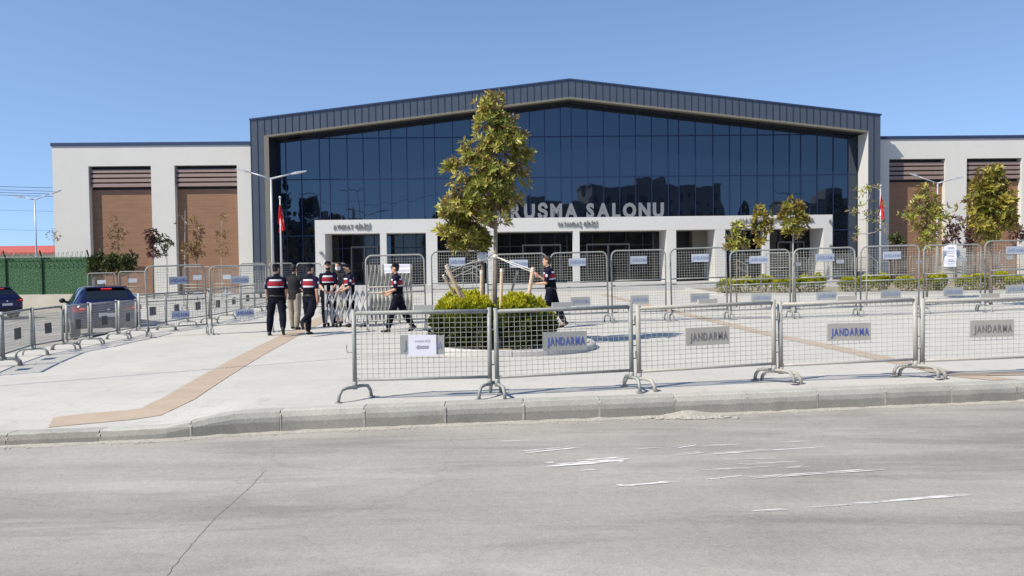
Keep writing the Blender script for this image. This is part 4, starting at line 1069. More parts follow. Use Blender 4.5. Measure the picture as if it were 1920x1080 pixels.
# ---- trees at the right
def simple_tree(name, u, vbase_y, y, blobs, nwh, L, lm, bark, label, seed, per=6, tr=.04, vtop=None, shell=.4, mid=.5, cat='tree', group=None, br=.012, lean=0):
    bx = Yp(u, 500, y).x; top = min(b_[1] - b_[3] * .6 for b_ in blobs)
    pts = [(bx, y, vbase_y)] + [tp(u + lean * k / 5, 500 + (top - 500) * k / 5, y) for k in range(0, 6)]
    return tree(name, (bx, y, vbase_y), pts, [pb(b_[0], b_[1], b_[2], b_[3], y, b_[4] if len(b_) > 4 else None) for b_ in blobs], nwh, L, lm, bark, label, group, seed, per, cat, shell, tr, mid, br)
simple_tree('magnolia_tree', 1858, .08, 27.5, [(1858, 325, 24, 20), (1858, 350, 34, 24), (1850, 385, 42, 28), (1870, 380, 40, 28), (1848, 420, 34, 24), (1885, 415, 24, 24), (1832, 355, 14, 22, .3), (1855, 445, 24, 12, .2)], 480, .205, L_magy, M_bark, 'large dense yellow green tree at the far right before the brown panels', 21, 7, .06, mid=.5)
simple_tree('magnolia_tree', 1738, .08, 33, [(1738, 355, 14, 14), (1735, 380, 26, 18), (1715, 402, 26, 16), (1755, 400, 22, 20), (1742, 430, 26, 20), (1738, 458, 22, 14, .3)], 240, .205, L_mag, M_bark, 'olive leaved tree in front of the right lamp and brown panel', 22, 6, .05, mid=.42)
simple_tree('small_tree', 1487, .1, 27, [(1487, 388, 20, 16), (1480, 410, 22, 14), (1500, 412, 16, 18), (1486, 436, 16, 10, .2)], 110, .20, L_magy, M_barkp, 'rounded yellow green small tree before the right end of the portico sign', 23, 6, .035, mid=.45)
simple_tree('small_tree', 1427, .1, 28, [(1422, 394, 10, 8, .1), (1427, 408, 20, 12), (1422, 430, 16, 14), (1440, 425, 10, 14), (1426, 452, 12, 8, .12)], 80, .20, L_magy, M_barkp, 'thin brownish green small tree left of the rounded one before the portico', 24, 6, .03, mid=.62)
simple_tree('small_tree', 1381, .1, 27.5, [(1383, 425, 12, 10), (1378, 445, 16, 14), (1390, 455, 14, 12), (1372, 462, 12, 8, .1)], 90, .18, L_mag, M_bark, 'low green small tree at the left of the three before the portico', 25, 6, .03, mid=.3)
simple_tree('sapling', 1625, .1, 27, [(1622, 360, 18, 14, .3), (1640, 352, 12, 8, .2), (1612, 395, 18, 30, .4), (1645, 400, 18, 34, .45), (1600, 430, 10, 20, .2), (1655, 430, 8, 14, .1)], 46, .15, L_mag, M_barkp, 'nearly bare sapling in front of the white end of the frame by the right flag', 26, 4, .03, mid=.5, br=.016)
for i, (u, y, bl, lm_, lb, nw) in enumerate([(1792, 44, [(1790, 425, 14, 30), (1780, 445, 16, 24)], L_pur, 'purple leaved young tree left of the large right tree', 60), (1828, 45, [(1826, 425, 14, 34), (1815, 450, 14, 20)], L_pur, 'purple leaved young tree behind the large right tree', 60),
        (1680, 44, [(1678, 446, 12, 8), (1686, 452, 10, 8)], L_dark, 'small dark shrub at the foot of the shaded right wing corner', 40), (1905, 44, [(1905, 438, 16, 22)], L_pur, 'purple leaved young tree at the far right edge', 40)]):
    simple_tree('young_tree', u, 0, y, bl, nw, .22, lm_, M_bark, lb, 60 + i, 6, .04)
# ---- left: plants before the left wing
simple_tree('sapling', 221, -.3, 44, [(218, 415, 10, 14), (208, 440, 14, 18), (228, 438, 12, 18), (218, 460, 20, 12)], 60, .17, L_dry, M_bark, 'sparse brown sapling before the left brown panel', 31, 4, .035, br=.014, mid=.3)
for i, (u, v, rx, ry, lb) in enumerate([(183, 490, 16, 20, 'dark green bush at the end of the green fence'), (213, 490, 16, 14, 'dark green bush left of centre below the left brown panel'), (240, 488, 18, 16, 'dark green bush at the right below the left brown panel')]):
    simple_tree('dark_bush', u, -.3, 43, [(u, v, rx, ry), (u - 5, v + 10, rx, ry)], 150, .20, L_dark, M_bark, lb, 33 + i, 6, .03, cat='bush', group='dark bushes before the left wing', mid=.5)
simple_tree('purple_leaved_tree', 287, -.2, 43, [(283, 440, 14, 14), (290, 455, 14, 14), (285, 472, 14, 14, .15)], 95, .19, L_pur, M_bark, 'purple leaved small tree before the left wing pillar', 36, 6, .05, mid=.6)
simple_tree('dark_leaved_tree', 313, -.2, 43, [(305, 448, 9, 8), (316, 458, 10, 12), (306, 474, 10, 8, .06)], 40, .19, L_dark, M_barkp, 'thin dark leaved small tree beside the purple one', 37, 5, .03, mid=.3)
simple_tree('sapling', 347, 0, 40, [(340, 410, 8, 26, .1), (350, 420, 10, 24, .1), (350, 470, 12, 22, .5), (362, 470, 12, 18, .4)], 55, .17, L_dry, M_barkp, 'white limbed bare sapling at the dark edge of the second brown panel', 38, 4, .04, br=.02, mid=.4)
simple_tree('sapling', 369, 0, 40, [(364, 415, 6, 12), (370, 435, 10, 16), (372, 465, 14, 20)], 70, .17, L_dry, M_bark, 'leafy brown sapling at the left of the second brown panel', 39, 5, .03, mid=.6)
simple_tree('sapling', 415, 0, 40, [(420, 410, 6, 12, .1), (412, 440, 10, 18), (416, 468, 12, 20)], 50, .16, L_dry, M_barkp, 'sparse yellowish sapling in the middle of the second brown panel', 41, 4, .025, mid=.8)
simple_tree('sapling', 101, -.5, 46, [(96, 440, 12, 12), (106, 445, 10, 14)], 24, .14, L_dry, M_barkp, 'bare pale sapling beside the left edge of the building', 43, 3, .03, br=.016)
# small red planting behind barriers
mb = MB()

# ================================================================== PEOPLE
def loft(mb, rings, seg=16):
    """rings: (centre, rx, ry) ellipses stacked; closed ends"""
    vs = []; n_ = len(rings)
    for c_, rx, ry in rings:
        c_ = Vector(c_)
        for j in range(seg): a = 2 * math.pi * j / seg; vs.append(c_ + Vector((rx * math.cos(a), ry * math.sin(a), 0)))
    fs = [(i * seg + j, i * seg + (j + 1) % seg, (i + 1) * seg + (j + 1) % seg, (i + 1) * seg + j) for i in range(n_ - 1) for j in range(seg)]
    fs += [tuple(range(seg - 1, -1, -1)), tuple((n_ - 1) * seg + j for j in range(seg))]
    mb.add(vs, fs)
def cap(mb, p0, p1, r0, r1, seg=12):
    p0, p1 = Vector(p0), Vector(p1); d = p1 - p0; L = d.length; d = d / L if L > 1e-6 else Vector((0, 0, 1))
    pts = []; rs = []
    for k in range(4): a = math.pi / 2 * (1 - k / 4); pts.append(p0 - d * r0 * math.sin(a) * .999); rs.append(max(.0015, r0 * math.cos(a)))
    pts += [p0, p1]; rs += [r0, r1]
    for k in range(1, 5): a = math.pi / 2 * k / 4; pts.append(p1 + d * r1 * math.sin(a)); rs.append(max(.0015, r1 * math.cos(a)))
    mb.tube(pts, rs, seg)
def ell(mb, c_, rx, ry, rz, seg=16, n_=9):
    c_ = Vector(c_); loft(mb, [(c_ + Vector((0, 0, -rz * math.cos(math.pi * (i + .3) / (n_ + .6)))), rx * math.sin(math.pi * (i + .3) / (n_ + .6)), ry * math.sin(math.pi * (i + .3) / (n_ + .6))) for i in range(n_ + 1)], seg)

def person(u, v, vtop, rz, label, pose, outfit, cat='person', head_yaw=0, head_pitch=0, lean=0, zbase=0.0, build=1.0, fists=False, group=None):
    """local frame: +Y is the way the person faces. pose: legs (thigh, knee) and arms (swing, abduct, bend, inward) for L then R"""
    base = G(u, v, zbase)
    top = Yp(u, vtop, base.y).z
    S = (top - zbase) / 1.80
    root = empty('person', base, rz, label, cat, group); root.scale = (S, S, S)
    legs, arms = pose['legs'], pose['arms']
    J = {}
    for i, sx in enumerate((-1, 1)):
        th, kn = legs[i][:2]
        hip = Vector((sx * .095, 0, 0)); ab = legs[i][2] if len(legs[i]) > 2 else .03
        d1 = Vector((sx * math.sin(ab), math.sin(th), -math.cos(th))).normalized(); d2 = Vector((sx * math.sin(ab) * .6, math.sin(th - kn), -math.cos(th - kn))).normalized()
        knee = hip + d1 * .43; ank = knee + d2 * .42; J[i] = [hip, knee, ank, th - kn]
    low = min(J[i][2].z - (.085 if abs(J[i][3]) < .5 else .10 + .05 * abs(math.sin(J[i][3]))) for i in (0, 1)); dz = -low
    for i in (0, 1):
        for k in range(3): J[i][k] = J[i][k] + Vector((0, 0, dz))
    pel = Vector((0, 0, dz))
    RL = Matrix.Rotation(-lean, 3, 'X')       # lean forward
    def T(p): return pel + RL @ (Vector(p) - Vector((0, 0, 0)))
    # torso points are relative to the pelvis centre (0,0,0) = hip height
    sh = []
    for i, sx in enumerate((-1, 1)):
        s_ = T((sx * .182, 0, .475)); sw, ab, bend, inw = arms[i]
        d1 = Vector((sx * math.sin(ab), math.sin(sw) * math.cos(ab), -math.cos(sw) * math.cos(ab))).normalized()
        el = s_ + d1 * .285
        d2 = Vector((-sx * math.sin(inw), math.sin(sw + bend), -math.cos(sw + bend))).normalized()
        wr = el + d2 * .245; sh.append((s_, el, wr, d2, sx))
    hc = T((0, .02, .735)); RH = Matrix.Rotation(head_yaw, 3, 'Z') @ Matrix.Rotation(-head_pitch, 3, 'X')
    def HP(p): return hc + RH @ Vector(p)
    # ---- body: one continuous surface
    mb = MB()
    def torso(m_, g, z0=-.10, z1=.56, sw_=0.0):
        prof = [(-.10, .135, .10), (-.03, .168, .118), (.06, .165, .115), (.16, .150, .105), (.26, .155, .112), (.36, .172, .120), (.44, .180, .112), (.50, .150, .092), (.545, .095, .072), (.57, .06, .058)]
        rs = []
        for z, rx, ry in prof:
            if z < z0 - 1e-6 or z > z1 + 1e-6: continue
            rs.append((T((0, 0, z)), (rx + g) * build, (ry + g) * build))
        loft(m_, rs, 20)
    torso(mb, 0)
    cap(mb, T((0, .0, .52)), hc + Vector((0, 0, -.06)), .056, .052)
    # head
    hb = []
    for z, rx, ry, oy in [(-.125, .030, .035, .045), (-.105, .048, .062, .030), (-.07, .060, .080, .014), (-.03, .069, .090, .006), (.02, .075, .097, 0), (.06, .074, .096, -.004), (.09, .062, .080, -.006), (.112, .040, .052, -.008), (.122, .012, .015, -.008)]:
        hb.append((HP((0, oy, z)), rx, ry))
    loft(mb, hb, 18)
    cap(mb, HP((0, .092, .005)), HP((0, .108, -.030)), .010, .014)            # nose
    cap(mb, HP((-.02, .082, -.068)), HP((.02, .082, -.068)), .010, .010)       # lips
    for sx in (-1, 1): ell(mb, HP((sx * .076, -.005, -.01)), .012, .022, .030, 8, 5)
    for s_, el, wr, d2, sx in sh:
        cap(mb, s_, el, .052, .040); cap(mb, el, wr, .040, .027)
        # palm, four fingers with a knuckle bend, thumb from the side
        side = Vector((0, 1, 0)) - d2 * d2.y
        side = side.normalized() if side.length > .1 else Vector((0, 0, 1)) ; nrm = d2.cross(side).normalized() * sx
        pc = wr + d2 * .055
        for q in (-.026, -.009, .009, .026): cap(mb, wr + d2 * .015 + side * q * .7, wr + d2 * .09 + side * q, .015, .013, 8)
        curl = .9 if fists else .35
        for q, ln in ((-.030, .055), (-.010, .070), (.010, .074), (.029, .066)):
            k0 = wr + d2 * .095 + side * q; k1 = k0 + (d2 * math.cos(curl * .6) - nrm * math.sin(curl * .6)) * ln * .5; k2 = k1 + (d2 * math.cos(curl * 1.7) - nrm * math.sin(curl * 1.7)) * ln * .5
            cap(mb, k0, k1, .0105, .0098, 7); cap(mb, k1, k2, .0098, .0085, 7)
        t0 = wr + d2 * .035 + side * .028; t1 = t0 + (d2 * .7 + side * .75) .normalized() * .035; cap(mb, t0, t1, .013, .011, 7); cap(mb, t1, t1 + (d2 * .95 + side * .2).normalized() * .03, .011, .009, 7)
    for i in (0, 1):
        hip, kn_, an, ang = J[i]; cap(mb, hip + Vector((0, 0, -.0)), kn_, .082, .054); cap(mb, kn_, an, .052, .036); cap(mb, an, an + Vector((0, .09, -.05)), .035, .03)
    link('body', remesh(mb, .0095, [M_skin], 'body', 2), root)
    # ---- trousers
    mb = MB()
    loft(mb, [(T((0, 0, z)), rx * build, ry * build) for z, rx, ry in ((-.12, .145, .118), (-.04, .182, .134), (.04, .180, .130), (.10, .172, .124))], 20)
    for i in (0, 1):
        hip, kn_, an, ang = J[i]
        cap(mb, hip, kn_, .116, .090); cap(mb, kn_, kn_.lerp(an, .35), .088, .090); cap(mb, kn_.lerp(an, .35), kn_.lerp(an, .86 if outfit != 'civil' else .98), .090, .068 if outfit != 'civil' else .070)
        if outfit != 'civil': ell(mb, hip.lerp(kn_, .55) + Vector(((1 if i else -1) * .085, 0, 0)), .035, .06, .08, 10, 5)
    link('trousers', remesh(mb, .012, [M_khaki if outfit == 'civil' else M_navy], 'trousers', 3), root)
    # ---- boots
    for i in (0, 1):
        hip, kn_, an, ang = J[i]; b_ = MB(); RF = Matrix.Rotation(ang * .9, 3, 'X') if abs(ang) > .25 else Matrix.Identity(3)
        def fp(p): return an + RF @ Vector(p)
        cap(b_, kn_.lerp(an, .72 if outfit != 'civil' else .92), an, .056, .050); cap(b_, fp((0, -.03, -.045)), fp((0, .06, -.05)), .044, .044); cap(b_, fp((0, .06, -.052)), fp((0, .155, -.062)), .044, .034)
        bt = link('boot', remesh(b_, .011, [M_boot], 'boot', 2), root)
    # ---- shirt
    mb = MB(); torso(mb, .014, -.04 if outfit != 'civil' else -.06, .55)
    if outfit == 'civil': loft(mb, [(T((0, 0, z)), r1, r2) for z, r1, r2 in ((-.10, .188, .142), (0, .190, .14), (.12, .178, .13))], 20)
    for s_, el, wr, d2, sx in sh: cap(mb, s_, s_.lerp(el, .78), .060, .058)
    cap(mb, T((0, 0, .50)), T((0, .005, .575)), .070, .062)
    link('shirt', remesh(mb, .0115, [M_tee if outfit == 'civil' else M_purp], 'shirt', 2), root)
    if outfit != 'civil':
        mb = MB(); loft(mb, [(T((0, 0, z)), rx * build, ry * build) for z, rx, ry in ((.07, .186, .142), (.16, .180, .142), (.28, .182, .146), (.38, .192, .148), (.45, .172, .138), (.505, .135, .112), (.545, .095, .09))], 24)
        inv = RL.inverted()
        def band(c_):
            z = (inv @ (Vector(c_) - pel)).z
            if .425 < z < .465: return 2
            if .305 < z < .415: return 1
            if .268 < z < .300: return 2
            return 0
        link('vest', remesh(mb, .010, [M_vest, M_vred, M_vwhite], 'vest', 1, band), root)
        mb = MB(); loft(mb, [(T((0, 0, z)), .192 * build, .146 * build) for z in (.03, .045, .065, .08)], 24); bl = mb.build('belt', M_boot, root, smooth=True)
        mb = MB(); p = T((.19, .03, .0)); mb.box(p.x - .02, p.x + .035, p.y - .05, p.y + .04, p.z - .12, p.z + .07); mb.build('holster', M_boot, root)
        for s_, el, wr, d2, sx in sh:
            mb = MB(); c_ = s_.lerp(el, .36) + Vector((sx * .062, 0, 0)); dd = (el - s_).normalized()
            ell(mb, c_, .012, .035, .040, 10, 5); mb.build('arm_badge', M_vwhite, root, smooth=True)
    # ---- head dress and hair, face
    def cranium(m_, g, zc=-.0, front=.03):
        rs = []
        for z, rx, ry, oy in [(-.075, .050, .045, -.035), (-.04, .066, .066, -.022), (0, .074, .078, -.018), (.04, .076, .094, -.006), (.08, .068, .086, -.006), (.112, .045, .058, -.008), (.126, .012, .016, -.008)]:
            if z < zc: continue
            rs.append((HP((0, oy - .004, z)), rx + g, ry + g))
        loft(m_, rs, 18)
    hm = MB(); cranium(hm, .006 if outfit != 'woman' else .012, -.08 if outfit != 'woman' else -.2)
    link('hair', remesh(hm, .010, [M_hairb if pose.get('hair') == 'b' else M_hair], 'hair', 1), root)
    if pose.get('cap'):
        cm = MB(); cranium(cm, .013, .035); cc = remesh(cm, .011, [M_navy], 'cap', 1); co = link('cap', cc, root)
        bm_ = MB(); vs = []
        for i in range(9):
            a = math.pi * (i / 8); vs.append(HP((.078 * math.cos(a), .070 + .0 * math.sin(a), .040))); vs.append(HP((.066 * math.cos(a), .075 + .078 * math.sin(a), .026)))
        k = len(vs); vs2 = vs + [p + Vector((0, 0, -.006)) for p in vs]
        fs = [(2 * i, 2 * i + 1, 2 * i + 3, 2 * i + 2) for i in range(8)] + [(2 * i + 2 + k, 2 * i + 3 + k, 2 * i + 1 + k, 2 * i + k) for i in range(8)] + [(2 * i + 1, 2 * i + 1 + k, 2 * i + 3 + k, 2 * i + 3) for i in range(8)]
        bm_.add(vs2, fs); bm_.build('brim', M_navy, co)
    for sx in (-1, 1):
        mb = MB(); ell(mb, HP((sx * .030, .087, .012)), .012, .008, .006, 8, 4); mb.build('eye', M_eye, root)
    if pose.get('beard'):
        mb = MB()
        loft(mb, [(HP((0, oy, z)), rx, ry) for z, rx, ry, oy in [(-.135, .030, .030, .055), (-.115, .050, .058, .038), (-.085, .062, .074, .026), (-.060, .066, .082, .018), (-.045, .064, .06, .012)]], 16)
        link('beard', remesh(mb, .009, [M_hair], 'beard', 1), root)
    if pose.get('mask'):
        mb = MB(); loft(mb, [(HP((0, oy, z)), rx, ry) for z, rx, ry, oy in [(-.115, .045, .060, .045), (-.08, .064, .080, .028), (-.04, .072, .090, .020), (-.015, .070, .085, .020)]], 16)
        link('face_mask', remesh(mb, .009, [M_white], 'mask', 1), root)
    if pose.get('watch'):
        s_, el, wr, d2, sx = sh[0]; mb = MB(); mb.tube([wr - d2 * .03, wr - d2 * .01], .034, 12); mb.build('wristwatch', M_boot, root)
    return root
# the walking group, seen from behind
P_w1 = dict(legs=[(.06, .02, .15), (-.30, .36, .15)], arms=[(.12, .22, .25, .05), (-.05, .2, .3, .1)], cap=True, watch=True)
person(520, 629, 493, R(8), 'gendarme seen from behind with a bright striped vest and cap, leftmost of the walking group', P_w1, 'mil', head_yaw=R(-25), build=1.13)
person(553, 617, 495, R(-14), 'man in black t-shirt and khaki trousers seen from behind between two gendarmes', dict(legs=[(.14, .05, .04), (-.08, .12, .04)], arms=[(.0, .12, .4, .2), (.25, .15, 1.1, .6)]), 'civil', head_yaw=R(-10), build=.98)
person(583, 628, 493, R(-18), 'gendarme seen from behind in mid stride with one boot lifted, left of the lattice gate', dict(legs=[(.12, .05, .04), (-.42, .75, .05)], arms=[(.15, .15, .5, .1), (-.2, .14, .3, 0)], cap=True), 'mil', head_yaw=R(-20))
person(617, 612, 489, R(188), 'bearded gendarme facing the camera behind the lattice gate', dict(legs=[(.03, .03), (-.03, .05)], arms=[(.15, .1, .8, .5), (.15, .1, .8, .5)], cap=True, beard=True), 'mil', head_yaw=R(10), zbase=0.0)
person(637, 606, 491, R(150), 'person in black with a white face mask standing behind the lattice gate', dict(legs=[(.03, .03), (-.03, .05)], arms=[(.1, .1, .6, .4), (.1, .1, .6, .4)], mask=True), 'civil', head_yaw=R(20))
person(658, 612, 494, R(118), 'gendarme looking down behind the right part of the lattice gate', dict(legs=[(.03, .03), (-.03, .05)], arms=[(.2, .12, .9, .4), (.2, .12, .9, .4)], cap=True), 'mil', head_yaw=R(0), head_pitch=R(25), lean=.08)
person(747, 622, 490, R(92), 'gendarme in a cap striding left alone in front of the barrier with papers', dict(legs=[(.36, .12, .02), (-.34, .22, .02)], arms=[(.10, .10, 1.15, .3), (-.1, .12, 1.2, .2)], cap=True), 'mil', lean=.05)
person(1034, 615, 478, R(78), 'bareheaded gendarme walking left by the planter with hands held before his chest', dict(legs=[(.22, .30, .02), (-.30, .18, .02)], arms=[(.15, .12, 1.35, .2), (.3, .2, 1.9, .2)], hair='b'), 'mil', head_yaw=R(8), lean=.10)

# ================================================================== CARS
def car(loc, rz, label, L=4.25, Wd=1.80, H=1.47, roofdrop=0.0):
    root = empty('parked_car', loc, rz, label, 'car', 'dark blue cars parked in the left lane'); hw = Wd / 2
    # stations from the tail (y=0) forward: y, zlow, zbelt, ztop, half width, half roof width
    st = [(0.00, .42, .88, .92, .66, .60), (.04, .34, .90, .99, .78, .66), (.12, .30, .93, 1.06, .86, .68), (.24, .28, .95, 1.19, .88, .66), (.42, .27, .96, 1.38, .895, .62), (.62, .26, .96, 1.455, .90, .60), (.95, .26, .955, 1.48, .90, .60), (1.5, .26, .95, 1.49, .90, .605),
          (2.1, .26, .94, 1.47, .90, .60), (2.5, .26, .93, 1.40, .90, .585), (2.85, .26, .92, 1.20, .90, .62), (3.15, .27, .91, 1.00, .895, .70), (3.6, .28, .87, .93, .88, .66), (4.0, .30, .80, .86, .83, .60), (4.18, .34, .70, .77, .74, .55), (4.25, .42, .60, .66, .62, .48)]
    ring = []
    for y, zl_, zb_, zt_, w_, wr_ in st:
        pts = [(0, zl_), (w_ * .80, zl_), (w_ * .96, zl_ + .07), (w_, zl_ + .22), (w_ * 1.0, zl_ + .40), (w_ * .985, (zl_ + .40 + zb_) / 2 + .05), (w_ * .955, zb_), (w_ * .955 * .45 + wr_ * .55, zb_ + (zt_ - zb_) * .52), (wr_ * 1.03, zb_ + (zt_ - zb_) * .86), (wr_ * .86, zt_ - .012), (wr_ * .45, zt_), (0, zt_ + .006)]
        ring.append([(x * hw / .9, y * L / 4.25, z * H / 1.49) for x, z in pts])
    mb = MB(); n_ = 12; vs = []
    for rg in ring:
        vs += rg + [(-x, y, z) for x, y, z in rg[-2:0:-1]]
    M_ = 22; fs = []
    for i in range(len(ring) - 1):
        for j in range(M_): fs.append((i * M_ + j, i * M_ + (j + 1) % M_, (i + 1) * M_ + (j + 1) % M_, (i + 1) * M_ + j))
    fs += [tuple(range(M_ - 1, -1, -1)), tuple((len(ring) - 1) * M_ + j for j in range(M_))]
    mb.add(vs, fs); body = mb.build('body', M_carblue, root, smooth=True)
    bm = bmesh.new(); bm.from_mesh(body.data); bmesh.ops.recalc_face_normals(bm, faces=bm.faces); bm.to_mesh(body.data); bm.free()
    sd = body.modifiers.new('s', 'SUBSURF'); sd.levels = 2; sd.render_levels = 2
    def S_(i, j, off=.006):            # point on the surface grid, symmetric index j in 0..21
        p = Vector(vs[i * M_ + j]); c_ = Vector((0, p.y, .8)); d = (p - c_).normalized(); return p + d * off
    def patch(name, i0, i1, j0, j1, m_, off=.008, ins=.12):
        P = MB(); pts = []
        ni, nj = 6, 6
        for a in range(ni + 1):
            for b_ in range(nj + 1):
                fi = i0 + (i1 - i0) * (ins + (1 - 2 * ins) * a / ni); fj = j0 + (j1 - j0) * (ins * .5 + (1 - ins) * b_ / nj)
                i_, j_ = int(min(fi, len(st) - 1.001)), int(fj); ti, tj = fi - i_, fj - j_
                q = lambda i, j: S_(i, j % M_, off)
                pts.append(q(i_, j_) * (1 - ti) * (1 - tj) + q(i_ + 1, j_) * ti * (1 - tj) + q(i_, j_ + 1) * (1 - ti) * tj + q(i_ + 1, j_ + 1) * ti * tj)
        P.add(pts, [(a * (nj + 1) + b_, (a + 1) * (nj + 1) + b_, (a + 1) * (nj + 1) + b_ + 1, a * (nj + 1) + b_ + 1) for a in range(ni) for b_ in range(nj)])
        o_ = P.build(name, m_, root, smooth=True); b2_ = bmesh.new(); b2_.from_mesh(o_.data); bmesh.ops.recalc_face_normals(b2_, faces=b2_.faces); b2_.to_mesh(o_.data); b2_.free(); return o_
    # rear window, windscreen, side windows
    patch('rear_window', 2.2, 4.7, 9, 13, M_carglass, .012, .06)
    patch('windscreen', 9.3, 10.9, 9, 13, M_carglass, .010, .04)
    for (j0, j1) in ((6.15, 8.6), (13.4, 15.85)):
        patch('side_window', 4.2, 6.3, j0, j1, M_carglass, .010, .06); patch('side_window', 6.5, 8.2, j0, j1, M_carglass, .010, .05); patch('side_window', 8.35, 9.7, j0, j1, M_carglass, .010, .06)
    # rear fittings
    k = hw / .9; hz = H / 1.49
    mb = MB(); mb.box(-.74 * k, .74 * k, -.035, .06, .30 * hz, .50 * hz); o_ = mb.build('bumper', M_plast, root); bv = o_.modifiers.new('b', 'BEVEL'); bv.width = .03; bv.segments = 3
    for sx in (-1, 1):
        mb = MB(); mb.add([(sx * .40 * k, -.018, .80 * hz), (sx * .66 * k, -.012, .78 * hz), (sx * .80 * k, .06, .78 * hz), (sx * .875 * k, .22, .80 * hz), (sx * .865 * k, .24, .93 * hz), (sx * .79 * k, .055, .92 * hz), (sx * .65 * k, -.002, .90 * hz), (sx * .40 * k, -.006, .86 * hz)], [(0, 1, 6, 7), (1, 2, 5, 6), (2, 3, 4, 5)] if sx > 0 else [(7, 6, 1, 0), (6, 5, 2, 1), (5, 4, 3, 2)])
        o_ = mb.build('tail_lamp', M_tail, root); so_ = o_.modifiers.new('s', 'SOLIDIFY'); so_.thickness = .05; so_.offset = 0
        lm_ = MB(); lm_.box(sx * .66 * k - .06, sx * .66 * k + .06, -.050, -.02, .86 * hz, .885 * hz); lm_.build('brake_light', M_brake, root)
        mb = MB(); mb.tube([(sx * .78 * k, 2.56, .95), (sx * .98 * k, 2.50, 1.0)], .035, 8); mb.add([], []); ell(mb, (sx * .985 * k, 2.48, 1.02), .09, .06, .075, 12, 6); mb.build('wing_mirror', M_plast, root, smooth=True)
    mb = MB(); mb.box(-.14, .14, .385, .40, 1.405 * hz, 1.425 * hz); mb.build('high_brake_light', M_brake, root)
    mb = MB(); mb.box(-.56 * k, .56 * k, .40, .66, 1.435 * hz, 1.475 * hz); o_ = mb.build('roof_spoiler', M_carblue, root); bv = o_.modifiers.new('b', 'BEVEL'); bv.width = .015; bv.segments = 2
    mb = MB(); mb.box(-.25, .25, -.045, -.02, .62 * hz, .73 * hz); mb.build('number_plate', M_numpl, root)
    mb = MB(); mb.add([(-.06, -.03, .83 * hz), (0, -.034, .80 * hz), (.06, -.03, .83 * hz), (0, -.03, .86 * hz)], [(0, 1, 2, 3)]); o_ = mb.build('badge', M_chrome, root); so_ = o_.modifiers.new('s', 'SOLIDIFY'); so_.thickness = .01
    mb = MB(); mb.add([(-.015, 1.0, 1.47 * hz), (.015, 1.0, 1.47 * hz), (.004, .86, 1.60 * hz), (-.004, .86, 1.60 * hz), (-.015, .82, 1.47 * hz), (.015, .82, 1.47 * hz)], [(0, 1, 2, 3), (3, 2, 5, 4), (0, 3, 4), (1, 5, 2)]); mb.build('antenna_fin', M_plast, root)
    for y in (.78, 3.42):
        for sx in (-1, 1):
            ar = MB(); ar.tube([(sx * (hw - .20), y, .34), (sx * (hw + .004), y, .34)], .375, 24); ar.build('wheel_arch', M_plast, root)
            wm = MB(); wm.tube([(sx * (hw - .22), y, .33), (sx * (hw + .012), y, .33)], .325, 28); w_ = wm.build('wheel', M_tyre, root, smooth=False)
            rm = MB(); rm.tube([(sx * (hw - .05), y, .33), (sx * (hw + .016), y, .33)], .21, 20); rm.build('rim', M_rim, w_)
            for q in range(5): pass
    return root
c1 = G(205, 634, lot_z(21))
car(c1, R(33), 'dark blue parked car with lit brake lights behind the left mesh barriers', H=1.47)
zc0 = lot_z(34); c0 = G(14, 598, zc0)
car(c0, R(66), 'dark blue parked car cut off by the left edge of the photo', H=1.50)

# ================================================================== LEFT: fence, hut, wires
fy = 43.5; fz = lot_z(60)
def fx(u, y=fy): return Yp(u, 520, y).x
fenc = empty('green_fence', (fx(-60), fy, fz), 0, 'green artificial grass fence with coiled razor wire on top, at the left', 'fence')
x1_ = fx(171) - fx(-60); ztop = Yp(80, 483, fy).z - fz; zw = Yp(80, 552, fy).z - fz
mb = MB(); mb.box(0, x1_, 0, .06, zw, ztop); mb.build('grass_panel', M_hedge, fenc)
mb = MB(); mb.box(-1, x1_ + .1, -.06, .22, -.05, zw - .001); mb.build('concrete_base', M_conc, fenc)
for u in (-55, 12, 80, 168):
    x = fx(u) - fx(-60); mb = MB(); mb.tube([(x, -.04, 0 + zw), (x, -.04, ztop + .05), (x + .02, -.25, ztop + .38)], .04, 8); mb.build('post', mat('dark_green_post', (.012, .035, .018), .6), fenc)
mb = MB(); pts = []
nt = 26
for i in range(nt * 14): a = 2 * math.pi * i / 14; pts.append((x1_ * (i / (nt * 14)) + .05 * math.sin(a), -.12 + .20 * math.cos(a), ztop + .10 + .20 * math.sin(a) + .04 * math.sin(i * .02)))
mb.tube(pts, .013, 4, cap=False); mb.tube([(0, -.12, ztop + .03), (x1_, -.12, ztop + .03)], .012, 4); mb.build('razor_wire', mat('green_grey_wire', (.25, .36, .27), .5), fenc)
# low concrete wall continuing right behind the car
xw0, xw1 = fx(170), fx(272)
# hut with red roof
hy = 54; hx0, hx1 = Yp(-60, 480, hy).x, Yp(141, 480, hy).x; zr1 = Yp(60, 463, hy).z; zr0 = Yp(60, 473, hy).z
hut = empty('red_roofed_hut', ((hx0 + hx1) / 2, hy, -.6), 0, 'low pale hut with a red roof beyond the green fence', 'hut'); hwid = (hx1 - hx0) / 2
mb = MB(); mb.box(-hwid + .3, hwid - .4, 0.3, 5, 0, zr0 + .6); mb.build('wall', M_wall, hut)
mb = MB(); mb.add([(-hwid, -.1, zr0 + .6), (hwid, -.1, zr0 + .6), (hwid - 1.2, 2.6, zr1 + .75), (-hwid, 2.6, zr1 + .75), (hwid, 5.3, zr0 + .6), (-hwid, 5.3, zr0 + .6), (-hwid, -.1, zr0 + .48), (hwid, -.1, zr0 + .48)], [(0, 1, 2, 3), (3, 2, 4, 5), (1, 4, 2), (6, 7, 1, 0)]); mb.build('roof', M_redroof, hut)
